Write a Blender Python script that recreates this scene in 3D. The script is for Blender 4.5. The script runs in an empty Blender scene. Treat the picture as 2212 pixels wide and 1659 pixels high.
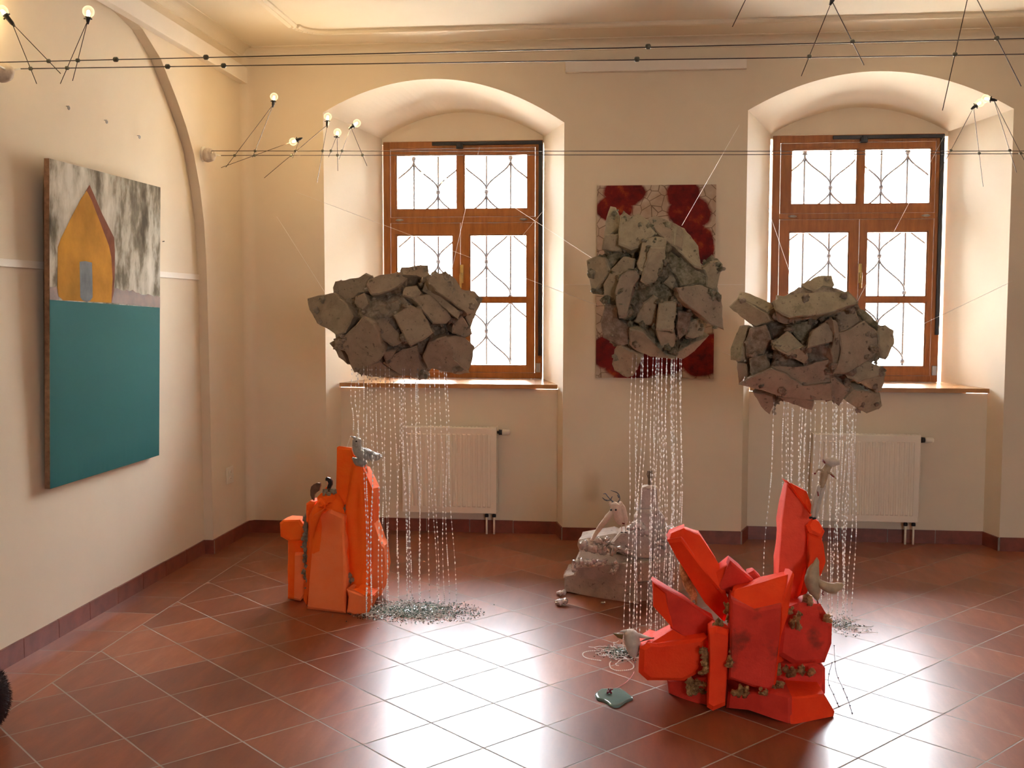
import bpy, bmesh, math, random
from mathutils import Vector, Matrix, noise
random.seed(7)
R = random.Random(7)

# ------------------------------------------------------------------ camera
FPX, PITCH, ROLL, YAW, EYE = 2313.4, -0.0695, 0.0019, 0.1078, 1.6
CF = Vector((-math.sin(YAW)*math.cos(PITCH), math.cos(YAW)*math.cos(PITCH), math.sin(PITCH)))
_r = Vector((math.cos(YAW), math.sin(YAW), 0)); _u = _r.cross(CF)
CR = math.cos(ROLL)*_r + math.sin(ROLL)*_u
CU = -math.sin(ROLL)*_r + math.cos(ROLL)*_u
CP = Vector((0, 0, EYE))
cd = bpy.data.cameras.new('camera'); cd.sensor_width = 36; cd.lens = FPX/2212*36; cd.clip_end = 200
cam = bpy.data.objects.new('camera', cd); bpy.context.scene.collection.objects.link(cam)
m = Matrix.Identity(4)
for i in range(3):
    m[i][0] = CR[i]; m[i][1] = CU[i]; m[i][2] = -CF[i]; m[i][3] = CP[i]
cam.matrix_world = m
bpy.context.scene.camera = cam

# ------------------------------------------------------------------ light
sc = bpy.context.scene
w = bpy.data.worlds.new('World'); sc.world = w; w.use_nodes = True
bg = w.node_tree.nodes['Background']; bg.inputs[0].default_value = (0.93, 0.97, 1.0, 1); bg.inputs[1].default_value = 17.0
_t = w.node_tree; _tc = _t.nodes.new('ShaderNodeTexCoord'); _sp = _t.nodes.new('ShaderNodeSeparateXYZ'); _mr = _t.nodes.new('ShaderNodeMapRange')
_t.links.new(_tc.outputs['Generated'], _sp.inputs[0]); _t.links.new(_sp.outputs[2], _mr.inputs[0])     # overcast sky: brighter overhead
_mr.inputs[1].default_value = .1; _mr.inputs[2].default_value = .9; _mr.inputs[3].default_value = 19; _mr.inputs[4].default_value = 55
_t.links.new(_mr.outputs[0], bg.inputs[1])
sc.view_settings.view_transform = 'Standard'; sc.view_settings.look = 'None'
sc.view_settings.exposure = 1.28; sc.view_settings.gamma = 1.0; sc.view_settings.use_curve_mapping = False
def portal(x, y, z, sx, sz, rz):
    L = bpy.data.lights.new('window_daylight', 'AREA'); L.shape = 'RECTANGLE'; L.size = sx; L.size_y = sz
    L.cycles.is_portal = True
    o = bpy.data.objects.new('window_daylight', L); sc.collection.objects.link(o)
    o.location = (x, y, z); o.rotation_euler = (math.pi/2, 0, rz)
portal(-1.264, 8.44, 1.97, 1.4, 2.0, math.pi*0)      # light travels along local -Z
portal(1.65, 8.44, 1.97, 1.4, 2.0, 0)
def flip_portals():
    for o in sc.objects:
        if o.type == 'LIGHT' and o.data.type == 'AREA' and o.location.y > 0:
            o.rotation_euler = (-math.pi/2, 0, 0)
flip_portals()
portal(2.6, -3.56, 1.95, 1.0, 1.5, 0)  # portal of the unseen rear window, added as fill
SL = bpy.data.lights.new('sun', 'SUN'); SL.energy = 60; SL.angle = .02; SL.color = (1, .96, .88)
so = bpy.data.objects.new('sun', SL); sc.collection.objects.link(so); so.location = (0, 0, 20)
so.rotation_euler = Vector((-.8, .12, -.75)).to_track_quat('-Z', 'Y').to_euler()

# ------------------------------------------------------------------ helpers
COL = sc.collection
def ray(px, py):
    return (CF + CR*((px-1106)/FPX) - CU*((py-829.5)/FPX))
def U(px, py, ax, val):
    """pixel to the point where it meets the plane axis=val"""
    d = ray(px, py); return CP + d*((val-CP[ax])/d[ax])
def UP(px, py, c, n):
    d = ray(px, py); t = (c-CP).dot(n)/d.dot(n); return CP + d*t
def tag(o, label=None, cat=None, group=None, kind=None):
    if label: o['label'] = label
    if cat: o['category'] = cat
    if group: o['group'] = group
    if kind: o['kind'] = kind
    return o
def obj(name, bm, mats, parent=None, smooth=False, recalc=True):
    if recalc: bmesh.ops.recalc_face_normals(bm, faces=bm.faces)
    me = bpy.data.meshes.new(name); bm.to_mesh(me); bm.free()
    for mm in (mats if isinstance(mats, (list, tuple)) else [mats]): me.materials.append(mm)
    if smooth:
        for p in me.polygons: p.use_smooth = True
    o = bpy.data.objects.new(name, me); COL.objects.link(o)
    if parent:
        o.parent = parent
        o.matrix_parent_inverse = Matrix.Translation(-Vector(parent.location))
    return o
def empty(name, loc):
    o = bpy.data.objects.new(name, None); COL.objects.link(o); o.location = loc; o.empty_display_size = 0.05
    return o
def face(bm, pts, mi=0):
    f = bm.faces.new([bm.verts.new(p) for p in pts]); f.material_index = mi; return f
def box(bm, x0, x1, y0, y1, z0, z1, bev=0, mi=0):
    r = bmesh.ops.create_cube(bm, size=1)
    for v in r['verts']:
        v.co = Vector((x0+(x1-x0)*(v.co.x+.5), y0+(y1-y0)*(v.co.y+.5), z0+(z1-z0)*(v.co.z+.5)))
    fs = set(f for v in r['verts'] for f in v.link_faces)
    for f in fs: f.material_index = mi
    if bev:
        es = list(set(e for v in r['verts'] for e in v.link_edges))
        bmesh.ops.bevel(bm, geom=es, offset=bev, segments=2, affect='EDGES', profile=.6)
def frames(pts):
    out = []; n = len(pts); prev = None
    for i in range(n):
        t = (pts[min(i+1, n-1)] - pts[max(i-1, 0)])
        t = t.normalized() if t.length > 1e-9 else Vector((0, 0, 1))
        if prev is None:
            a = Vector((0, 0, 1)) if abs(t.z) < .9 else Vector((1, 0, 0))
            s = t.cross(a).normalized()
        else:
            s = (prev - t*prev.dot(t)); s = s.normalized() if s.length > 1e-6 else t.orthogonal().normalized()
        prev = s; out.append((s, t.cross(s)))
    return out
def loft(bm, pts, rad, seg=8, mi=0, sq=1.0):
    pts = [Vector(p) for p in pts]
    if not isinstance(rad, (list, tuple)): rad = [rad]*len(pts)
    fr = frames(pts); rings = []
    for p, r, (a, b) in zip(pts, rad, fr):
        rings.append([bm.verts.new(p + a*math.cos(2*math.pi*k/seg)*r + b*math.sin(2*math.pi*k/seg)*r*sq) for k in range(seg)])
    for i in range(len(rings)-1):
        for k in range(seg):
            f = bm.faces.new((rings[i][k], rings[i][(k+1) % seg], rings[i+1][(k+1) % seg], rings[i+1][k])); f.material_index = mi
    for rg in (rings[0][::-1], rings[-1]):
        f = bm.faces.new(rg); f.material_index = mi
def smooth_path(ctrl, rad, n=6):
    """Catmull-Rom through control points and radii"""
    P = [Vector(c) for c in ctrl]; out = []; ro = []
    for i in range(len(P)-1):
        p0, p1, p2, p3 = P[max(i-1, 0)], P[i], P[i+1], P[min(i+2, len(P)-1)]
        for k in range(n):
            t = k/n
            out.append(.5*((2*p1)+(p2-p0)*t+(2*p0-5*p1+4*p2-p3)*t*t+(3*p1-p0-3*p2+p3)*t**3))
            ro.append(rad[i]+(rad[i+1]-rad[i])*(t*t*(3-2*t)))
    out.append(P[-1]); ro.append(rad[-1]); return out, ro
def blob(bm, c, r, sub=2, amp=.25, freq=3, seed=0, mi=0):
    rr = bmesh.ops.create_icosphere(bm, subdivisions=sub, radius=1)
    r = Vector(r) if not isinstance(r, (int, float)) else Vector((r, r, r))
    for v in rr['verts']:
        n = v.co.normalized(); k = 1+amp*noise.noise(n*freq+Vector((seed*7.3, seed*1.7, seed)))
        v.co = Vector(c)+Vector((n.x*r.x, n.y*r.y, n.z*r.z))*k
    for f in set(f for v in rr['verts'] for f in v.link_faces): f.material_index = mi

# ------------------------------------------------------------------ materials
class NT:
    def __init__(s, name):
        s.m = bpy.data.materials.new(name); s.m.use_nodes = True; s.t = s.m.node_tree; s.n = s.t.nodes; s.l = s.t.links
        s.b = s.n['Principled BSDF']; s.out = s.n['Material Output']
        s.tc = s.n.new('ShaderNodeTexCoord')
    def link(s, a, b): s.l.new(a, b)
    def put(s, sock, v):
        if isinstance(v, bpy.types.NodeSocket): s.l.new(v, sock)
        else: sock.default_value = v
    def math(s, op, a, b=None, c=None, clamp=False):
        n = s.n.new('ShaderNodeMath'); n.operation = op; n.use_clamp = clamp
        s.put(n.inputs[0], a)
        if b is not None: s.put(n.inputs[1], b)
        if c is not None: s.put(n.inputs[2], c)
        return n.outputs[0]
    def noise(s, scale, detail=4, rough=.6, vec=None, out=0):
        n = s.n.new('ShaderNodeTexNoise'); n.inputs['Scale'].default_value = scale
        n.inputs['Detail'].default_value = detail; n.inputs['Roughness'].default_value = rough
        s.l.new(vec if vec is not None else s.tc.outputs['Object'], n.inputs['Vector']); return n.outputs[out]
    def ramp(s, v, stops):
        n = s.n.new('ShaderNodeValToRGB'); s.put(n.inputs[0], v); e = n.color_ramp.elements
        while len(e) < len(stops): e.new(.5)
        for k, (p, c) in zip(e, stops): k.position = p; k.color = (*c, 1)
        return n.outputs[0]
    def mix(s, f, a, b, mode='MIX'):
        n = s.n.new('ShaderNodeMix'); n.data_type = 'RGBA'; n.blend_type = mode
        s.put(n.inputs[0], f)
        for i, v in ((6, a), (7, b)):
            if isinstance(v, tuple): v = (*v, 1) if len(v) == 3 else v
            s.put(n.inputs[i], v)
        return n.outputs[2]
    def mapping(s, vec, scale=(1, 1, 1), rot=(0, 0, 0), loc=(0, 0, 0)):
        n = s.n.new('ShaderNodeMapping'); s.l.new(vec, n.inputs[0])
        n.inputs['Scale'].default_value = scale; n.inputs['Rotation'].default_value = rot; n.inputs['Location'].default_value = loc
        return n.outputs[0]
    def sep(s, vec):
        n = s.n.new('ShaderNodeSeparateXYZ'); s.l.new(vec, n.inputs[0]); return n.outputs
    def bump(s, h, strength=.3, dist=.01):
        n = s.n.new('ShaderNodeBump'); n.inputs['Strength'].default_value = strength; n.inputs['Distance'].default_value = dist
        s.l.new(h, n.inputs['Height']); s.l.new(n.outputs[0], s.b.inputs['Normal'])
    def set(s, color=None, rough=None, metal=None, **k):
        if color is not None: s.put(s.b.inputs['Base Color'], (*color, 1) if isinstance(color, tuple) else color)
        if rough is not None: s.put(s.b.inputs['Roughness'], rough)
        if metal is not None: s.put(s.b.inputs['Metallic'], metal)
        for a, v in k.items(): s.put(s.b.inputs[a.replace('_', ' ')], v)
        return s.m
def simple(name, col, rough=.5, metal=0, var=.12, scale=20, bump=0, bs=60, bd=.004, **k):
    t = NT(name); f = t.noise(scale)
    c = t.ramp(f, [(.3, tuple(x*(1-var) for x in col)), (.7, tuple(min(1, x*(1+var)) for x in col))])
    if bump: t.bump(t.noise(bs, 5), bump, bd)
    return t.set(c, rough, metal, **k)
M = {}
M['plaster'] = simple('warm white plaster', (.74, .625, .47), .85, var=.02, scale=3, bump=.08, bs=35)
M['ceiling'] = simple('ceiling plaster', (.74, .645, .50), .9, var=.015, scale=3, bump=.05, bs=30)
M['trim'] = simple('painted trim', (.80, .72, .62), .6, var=.02, scale=6)
M['radiator'] = simple('radiator enamel', (.80, .70, .56), .35, var=.01, scale=4)
M['white_plastic'] = simple('off white plastic', (.75, .68, .56), .4, var=.02)
M['dark'] = simple('black plastic', (.012, .011, .012), .4)
M['steel'] = simple('dull steel', (.35, .34, .33), .35, .9)
M['cable'] = simple('brown cable', (.05, .03, .025), .4, .3)
M['clamp'] = simple('clamp plastic', (.13, .12, .08), .3, .2)
M['iron'] = simple('grey painted iron', (.012, .013, .017), .6)
M['sill_wood'] = simple('sill wood', (.42, .20, .07), .25, var=.15, scale=8)
M['thread'] = simple('white thread', (.85, .82, .78), .4)
M['red_thread'] = simple('red thread', (.45, .02, .02), .5)

def wood(name, c1, c2, rough=.4):
    t = NT(name); v = t.mapping(t.tc.outputs['Object'], scale=(6, 6, .8))
    f = t.noise(6, 6, .65, v)
    t.bump(f, .05, .002)
    return t.set(t.ramp(f, [(.3, c1), (.7, c2)]), rough, Specular_IOR_Level=.3)
M['wood'] = wood('reddish window wood', (.24, .080, .016), (.36, .125, .028))

def floor_mat():
    t = NT('terracotta floor tiles'); x, y, z = t.sep(t.tc.outputs['Object'])
    th, ox, oy, s = 0.7388, -1.2338, 4.8688, 0.3168
    dx = t.math('SUBTRACT', x, ox); dy = t.math('SUBTRACT', y, oy)
    u = t.math('DIVIDE', t.math('SUBTRACT', t.math('MULTIPLY', dx, math.cos(th)), t.math('MULTIPLY', dy, math.sin(th))), s)
    v = t.math('DIVIDE', t.math('ADD', t.math('MULTIPLY', dx, math.sin(th)), t.math('MULTIPLY', dy, math.cos(th))), s)
    ub = t.math('DIVIDE', t.math('ADD', x, 2.44), .33); vb = t.math('DIVIDE', t.math('SUBTRACT', y, 5.30), s)
    border = t.math('LESS_THAN', x, -2.44)
    def sel(a, b): return t.math('ADD', t.math('MULTIPLY', b, border), t.math('MULTIPLY', a, t.math('SUBTRACT', 1, border)))
    def edge(a):
        f = t.math('FRACT', t.math('ADD', a, 100)); return t.math('MINIMUM', f, t.math('SUBTRACT', 1, f))
    d = t.math('MULTIPLY', t.math('MINIMUM', sel(edge(u), edge(ub)), sel(edge(v), edge(vb))), s)
    d = t.math('MINIMUM', d, t.math('ABSOLUTE', t.math('ADD', x, 2.44)))
    wob = t.math('MULTIPLY', t.math('SUBTRACT', t.noise(9, 2), .5), .0012)
    tile = t.math('SMOOTH_MIN', 1, t.math('DIVIDE', t.math('SUBTRACT', t.math('ADD', d, wob), .0022), .0018, clamp=True), .01)
    cell = t.n.new('ShaderNodeCombineXYZ')
    t.link(t.math('FLOOR', sel(u, t.math('ADD', ub, 50))), cell.inputs[0]); t.link(t.math('FLOOR', sel(v, vb)), cell.inputs[1])
    wn = t.n.new('ShaderNodeTexWhiteNoise'); t.link(cell.outputs[0], wn.inputs[0])
    streak = t.noise(2.2, 6, .65, t.mapping(t.tc.outputs['Object'], rot=(0, 0, th-.12), scale=(7, 1.3, 1)))
    fine = t.noise(60, 3)
    k = t.math('ADD', t.math('MULTIPLY', streak, .62), t.math('ADD', t.math('MULTIPLY', wn.outputs[0], .28), t.math('MULTIPLY', fine, .10)))
    base = t.ramp(k, [(.22, (.150, .038, .017)), (.45, (.225, .060, .026)), (.62, (.30, .085, .036)), (.85, (.40, .15, .075))])
    col = t.mix(tile, (.34, .29, .24), base)
    t.bump(t.math('ADD', tile, t.math('MULTIPLY', t.noise(14, 3), .08)), .35, .0025)
    rough = t.math('ADD', t.math('MULTIPLY', t.noise(5, 5), .04), .285)
    rr = t.math('ADD', t.math('MULTIPLY', rough, tile), t.math('MULTIPLY', t.math('SUBTRACT', 1, tile), .8))
    return t.set(col, rr, Specular_IOR_Level=.4)
M['floor'] = floor_mat()
M['base_tile'] = simple('dark red skirting tile', (.20, .05, .028), .4, var=.25, scale=12)
M['grout'] = simple('grout', (.33, .29, .24), .9)

def rock(name, c, moss=False, rough=.9):
    t = NT(name); f = t.noise(14, 6, .7); g = t.noise(90, 4, .7)
    col = t.ramp(f, [(.3, tuple(x*.72 for x in c)), (.55, c), (.8, tuple(x*1.15 for x in c))])
    spots = t.ramp(t.noise(7, 5, .7), [(.60, (0, 0, 0)), (.68, (1, 1, 1))])
    col = t.mix(t.math('MULTIPLY', spots, .5 if moss else .05), col, (.10, .115, .045))
    pits = t.ramp(t.noise(45, 3), [(.30, (.45, .45, .45)), (.38, (1, 1, 1))])
    col = t.mix(1.0, col, pits, 'MULTIPLY')
    t.bump(t.math('ADD', f, t.math('MULTIPLY', g, .5)), .55, .012)
    return t.set(col, rough)
M['rock'] = rock('grey brown rough rock', (.36, .27, .18))
M['rock_moss'] = rock('mossy rock', (.42, .34, .215), True)
M['rock_grey'] = rock('pale grey sculpture', (.54, .45, .39))
def foil(name, c1, c2, metal=.6, rough=.35, bs=1.0):
    t = NT(name); f = t.noise(30, 6, .75)
    t.bump(t.noise(70, 5, .75), bs, .012)
    return t.set(t.ramp(f, [(.35, c1), (.68, c2)]), rough, metal)
M['filler'] = foil('crumpled grey filler', (.22, .165, .11), (.55, .45, .34), .45, .4)
M['filler_moss'] = foil('crumpled mossy filler', (.13, .125, .06), (.52, .44, .31), .3, .45)
M['silver'] = foil('crumpled silver foil', (.62, .57, .54), (.92, .88, .86), .7, .2, .45)
M['gold'] = foil('crumpled gold foil', (.20, .08, .03), (.95, .66, .32), .85, .28)
def orange(name, c1, c2, dirty=False):
    t = NT(name); f = t.noise(8, 5, .6)
    t.bump(t.math('ADD', t.noise(45, 4), t.math('MULTIPLY', t.noise(160, 2), .4)), .35, .006)
    col = t.ramp(f, [(.35, c1), (.65, c2)])
    if dirty: col = t.mix(t.ramp(t.noise(5.5, 4, .6), [(.60, (0, 0, 0)), (.72, (.8, .8, .8))]), col, (.16, .035, .018))
    return t.set(col, .7, Specular_IOR_Level=.2)
M['orange'] = orange('fluorescent orange paint', (1.0, .115, .006), (1.0, .155, .012))
M['orange_lit'] = orange('orange paint on lit faces', (1.0, .20, .055), (1.0, .235, .075))  # paler copy of the orange: light on broad facets put into the colour
M['red'] = orange('fluorescent red orange paint', (.92, .045, .008), (1.0, .070, .013))
M['red_shaded'] = orange('red orange paint on shaded faces', (.66, .040, .022), (.82, .056, .032), True)  # darker copy of the red: front-face shade put into the colour, plus unpainted patches
M['coral'] = orange('coral lit face', (.88, .085, .045), (.98, .11, .055))  # paler copy of the red: light on the spire face put into its colour
M['clay'] = simple('off white clay', (.62, .52, .42), .7, var=.12, scale=30, bump=.4, bs=90)
M['clay_tan'] = simple('tan clay', (.46, .33, .20), .6, var=.15, scale=30, bump=.4, bs=80)
M['silver_bird'] = foil('silver grey wrap', (.38, .36, .32), (.62, .59, .54), .35, .4)
M['brown_shell'] = simple('brown shell', (.13, .065, .035), .35, var=.35, scale=40)
M['beak'] = simple('brown beak', (.20, .11, .03), .5)
M['antler'] = simple('blue grey wire', (.12, .13, .15), .4, .4)
M['fur_white'] = simple('white felt', (.75, .62, .52), .95, var=.08, scale=60, bump=.6, bs=200)
M['red_paint'] = simple('dark red paint', (.22, .02, .02), .5)
M['teal_glaze'] = simple('grey green glaze', (.16, .24, .21), .12, var=.06, scale=10)
def bead_mat():
    t = NT('clear glass beads'); t.set((.95, .92, .88), .12, Specular_IOR_Level=.8)
    tr = t.n.new('ShaderNodeBsdfTranslucent'); tr.inputs[0].default_value = (.95, .93, .9, 1)
    mx = t.n.new('ShaderNodeMixShader'); mx.inputs[0].default_value = .75
    t.link(t.b.outputs[0], mx.inputs[1]); t.link(tr.outputs[0], mx.inputs[2]); t.link(mx.outputs[0], t.out.inputs[0]); return t.m
M['bead'] = bead_mat()
M['bead_green'] = simple('dark green beads', (.035, .06, .05), .15, var=.4, scale=300)
M['bead_mint'] = simple('mint green beads', (.30, .42, .36), .15, var=.3, scale=300)
M['bead_red'] = simple('dark red beads', (.16, .015, .03), .2)
def thin_glass(name, tint=(.97, .98, 1), fac=None):
    t = NT(name); tr = t.n.new('ShaderNodeBsdfTransparent'); tr.inputs[0].default_value = (*tint, 1)
    gl = t.n.new('ShaderNodeBsdfGlossy'); gl.inputs['Roughness'].default_value = .02
    fr = t.n.new('ShaderNodeFresnel'); fr.inputs[0].default_value = 1.45
    mx = t.n.new('ShaderNodeMixShader'); t.link(fr.outputs[0], mx.inputs[0]); t.link(tr.outputs[0], mx.inputs[1]); t.link(gl.outputs[0], mx.inputs[2])
    t.link(mx.outputs[0], t.out.inputs[0]); return t.m
M['glass'] = thin_glass('window glass')
def globe_mat():
    t = NT('glowing bulb glass'); tr = t.n.new('ShaderNodeBsdfTransparent'); em = t.n.new('ShaderNodeEmission')
    em.inputs[0].default_value = (1, .74, .42, 1); em.inputs[1].default_value = .75
    lw = t.n.new('ShaderNodeLayerWeight'); lw.inputs[0].default_value = .35; mx = t.n.new('ShaderNodeMixShader')
    t.link(t.math('ADD', t.math('MULTIPLY', lw.outputs[1], .8), .12, clamp=True), mx.inputs[0]); t.link(tr.outputs[0], mx.inputs[1]); t.link(em.outputs[0], mx.inputs[2]); t.link(mx.outputs[0], t.out.inputs[0]); return t.m
M['globe'] = globe_mat()
def emit(name, c, s):
    t = NT(name); t.set((0, 0, 0), .5, Emission_Color=(*c, 1), Emission_Strength=s); return t.m
M['filament'] = emit('glowing halogen capsule', (1, .72, .34), 14)

# ------------------------------------------------------------------ room shell
D, XL, XL2, XR, YB, ZC = 7.36, -2.751, -2.69, 5.2, -3.4, 3.40
YF = 8.15
b = bmesh.new(); face(b, [(XL-.3, YB-.1, 0), (XR+.1, YB-.1, 0), (XR+.1, YF+.3, 0), (XL-.3, YF+.3, 0)])
tag(obj('floor', b, M['floor']), kind='structure')
WIN = [dict(o=(-2.119, -0.443, 2.961, 2.864, .259), i=(-1.887, -0.644, 2.90, 2.90, .19), f=(-1.876, -0.651, 1.072, 2.874)),
       dict(o=(0.780, 2.473, 2.925, 2.904, .247), i=(1.030, 2.290, 2.89, 2.89, .182), f=(1.047, 2.262, 1.073, 2.877))]
NS = 32
def arch(w_, k):
    x0, x1, zl, zr, rise = w_; t = k/NS
    return x0+(x1-x0)*t, zl+(zr-zl)*t+rise*(1-(2*t-1)**2)
b = bmesh.new()
YN = 7.55
ztop = ZC+.02
xs = [XL-.2]
for W in WIN: xs += [W['o'][0], W['o'][1]]
xs.append(XR+.05)
for i in (0, 2, 4): face(b, [(xs[i], D, 0), (xs[i+1], D, 0), (xs[i+1], D, ztop), (xs[i], D, ztop)])
for W in WIN:
    o, n_, f = W['o'], W['i'], W['f']
    t = (YN-D)/(YF-D); xl = o[0]+(n_[0]-o[0])*t; xr = o[1]+(n_[1]-o[1])*t
    W['niche'] = (xl, xr)
    zs = f[2]-.035
    for k in range(NS):
        xa, za = arch(o, k); xb, zb = arch(o, k+1); ia, iza = arch(n_, k); ib, izb = arch(n_, k+1)
        face(b, [(xa, D, za), (xb, D, zb), (xb, D, ztop), (xa, D, ztop)])
        face(b, [(xa, D, za), (xb, D, zb), (ib, YF, izb), (ia, YF, iza)])
        face(b, [(ia, YF, iza), (ib, YF, izb), (ib, YF, f[3]-.02), (ia, YF, f[3]-.02)])
    for X, XN, XI, z0 in ((o[0], xl, n_[0], o[2]), (o[1], xr, n_[1], o[3])):
        zi = n_[2]
        face(b, [(X, D, 0), (XN, YN, 0), (XN, YN, zs), (X, D, zs)])
        face(b, [(X, D, zs), (XN, YN, zs), (XI, YF, zs), (XI, YF, zi), (X, D, z0)])
        # exterior reveal behind the frame
        face(b, [(XI, YF, zs-.05), (XI, YF+.28, zs-.05), (XI, YF+.28, 3.0), (XI, YF, 3.0)])
    face(b, [(xl, YN, 0), (xr, YN, 0), (xr, YN, zs), (xl, YN, zs)])
    face(b, [(n_[0], YN, zs), (n_[1], YN, zs), (n_[1], YF, zs), (n_[0], YF, zs)])
    face(b, [(n_[0]-.02, YF, f[3]-.02), (n_[1]+.02, YF, f[3]-.02), (n_[1]+.02, YF+.28, f[3]-.02), (n_[0]-.02, YF+.28, f[3]-.02)])
    face(b, [(n_[0]-.02, YF, zs), (n_[1]+.02, YF, zs), (n_[1]+.02, YF+.28, zs-.03), (n_[0]-.02, YF+.28, zs-.03)])
bmesh.ops.remove_doubles(b, verts=b.verts, dist=.0005)
wb = tag(obj('wall_back', b, M['plaster'], recalc=False), kind='structure')
for p in wb.data.polygons: pass

# left wall with its blind arch
half = [(6.680, 0), (6.665, 1.2), (6.648, 1.9), (6.62, 2.15), (6.565, 2.36), (6.48, 2.56), (6.37, 2.71), (6.24, 2.845), (6.03, 3.035), (5.80, 3.145), (5.62, 3.182), (5.454, 3.206), (5.23, 3.228), (5.0, 3.235)]
arc = half + [(10.0-y, z) for y, z in half[-2::-1]]
b = bmesh.new()
for (y0, z0), (y1, z1) in zip(arc[:-1], arc[1:]):
    face(b, [(XL, y0, z0), (XL, y1, z1), (XL2, y1, z1), (XL2, y0, z0)])
    if abs(y1-y0) > 1e-4:
        face(b, [(XL2, y0, z0), (XL2, y1, z1), (XL2, y1, ztop), (XL2, y0, ztop)])
        face(b, [(XL, y0, 0), (XL, y1, 0), (XL, y1, z1), (XL, y0, z0)])
face(b, [(XL2, 6.680, 0), (XL2, D+.05, 0), (XL2, D+.05, ztop), (XL2, 6.680, ztop)])
face(b, [(XL2, YB-.05, 0), (XL2, 3.32, 0), (XL2, 3.32, ztop), (XL2, YB-.05, ztop)])
bmesh.ops.remove_doubles(b, verts=b.verts, dist=.0003)
tag(obj('wall_left', b, M['plaster'], recalc=False), kind='structure')
# rounded inner corner between the left and back walls
b = bmesh.new(); rc = .07; prof = []
for k in range(9):
    a = math.pi/2*k/8; prof.append((XL2+rc-rc*math.cos(a), D-rc+rc*math.sin(a)))
for (x0, y0), (x1, y1) in zip(prof[:-1], prof[1:]): face(b, [(x0, y0, .09), (x1, y1, .09), (x1, y1, ZC), (x0, y0, ZC)])
bmesh.ops.remove_doubles(b, verts=b.verts, dist=.0003)
tag(obj('trim_7', b, M['plaster'], smooth=True), kind='structure')

b = bmesh.new(); face(b, [(XR, YB, 0), (XR, D, 0), (XR, D, ztop), (XR, YB, ztop)])
tag(obj('wall_right', b, M['plaster']), kind='structure')
# unseen wall behind the camera, its opening sized for fill daylight
b = bmesh.new(); op = [(2.15, 3.05)]; z0, z1 = 1.3, 2.6
xx = [XL-.1, 2.15, 3.05, XR+.1]
for i in range(3):
    if i == 1:
        face(b, [(xx[i], YB, 0), (xx[i+1], YB, 0), (xx[i+1], YB, z0), (xx[i], YB, z0)])
        face(b, [(xx[i], YB, z1), (xx[i+1], YB, z1), (xx[i+1], YB, ztop), (xx[i], YB, ztop)])
    else: face(b, [(xx[i], YB, 0), (xx[i+1], YB, 0), (xx[i+1], YB, ztop), (xx[i], YB, ztop)])
tag(obj('wall_front', b, M['plaster']), kind='structure')
b = bmesh.new(); face(b, [(XL-.2, YB-.1, ZC), (XR+.1, YB-.1, ZC), (XR+.1, YF+.3, ZC), (XL-.2, YF+.3, ZC)])
tag(obj('ceiling', b, M['ceiling']), kind='structure')

def extrude_profile(bm, prof, axis, a0, a1):
    """prof = list of (q, z); axis 'x' runs along x with q=y; axis 'y' runs along y with q=x"""
    def P(a, q, z): return (a, q, z) if axis == 'x' else (q, a, z)
    for (q0, z0), (q1, z1) in zip(prof[:-1], prof[1:]):
        face(bm, [P(a0, q0, z0), P(a1, q0, z0), P(a1, q1, z1), P(a0, q1, z1)])
# cornice: fillet, cove and upper step
def cove(sign, base):
    pr = [(base, ZC-.062), (base+sign*.012, ZC-.06), (base+sign*.012, ZC-.045)]
    for k in range(9):
        a = math.pi/2*k/8; pr.append((base+sign*(.012+.07*(1-math.cos(a))), ZC-.045+.040*math.sin(a)))
    pr += [(base+sign*.095, ZC-.005), (base+sign*.095, ZC)]
    return pr
b = bmesh.new(); extrude_profile(b, cove(-1, D), 'x', XL2, XR); bmesh.ops.remove_doubles(b, verts=b.verts, dist=.0002)
tag(obj('trim_1', b, M['ceiling']), kind='structure')
b = bmesh.new(); extrude_profile(b, cove(1, XL2), 'y', YB, D); bmesh.ops.remove_doubles(b, verts=b.verts, dist=.0002)
tag(obj('trim_2', b, M['ceiling']), kind='structure')
# stucco frame on the ceiling with a notched corner
zc_ = ZC
pc = [(U(565, 0, 2, ZC)), U(630, 52, 2, ZC), U(700, 64, 2, ZC), U(1400, 48, 2, ZC), U(2212, 33, 2, ZC)]
xm = pc[1].x; ym = pc[3].y
path = [Vector((xm, -1.0, 0)), Vector((xm, ym-.17, 0))]
for k in range(9):
    a = math.pi/2*k/8; path.append(Vector((xm+.02+.17*(1-math.cos(a))*1.0, ym-.17+.17*math.sin(a)*.97, 0)))
path += [Vector((xm+.19, ym, 0)), Vector((XR-.55, ym, 0))]
b = bmesh.new()
for i in range(len(path)-1):
    p, q = path[i], path[i+1]; t = (q-p)
    if t.length < .004: continue
    t.normalize(); s = Vector((t.y, -t.x, 0))
    prof = [(-.035, 0), (-.035, -.008), (-.022, -.022), (0, -.014), (.018, -.024), (.032, -.010), (.032, 0)]
    for (a0, h0), (a1, h1) in zip(prof[:-1], prof[1:]):
        z0_, z1_ = ZC+h0, ZC+h1
        P = lambda base, a_, z_: (base.x+s.x*a_, base.y+s.y*a_, z_)
        face(b, [P(p, a0, z0_), P(q, a0, z0_), P(q, a1, z1_), P(p, a1, z1_)])
    for e_ in (p, q): face(b, [P(e_, a_, ZC+h_) for a_, h_ in prof])
tag(obj('trim_3', b, M['ceiling'], recalc=False), kind='structure')
# cable casings
b = bmesh.new(); box(b, XL2, XL2+.055, 1.0, 7.30, 3.155, 3.262, .004)
tag(obj('trim_4', b, M['trim']), kind='structure')
b = bmesh.new(); box(b, -.436, .763, D-.045, D+.002, 3.190, 3.262, .004)
tag(obj('trim_5', b, M['trim']), kind='structure')
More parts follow.
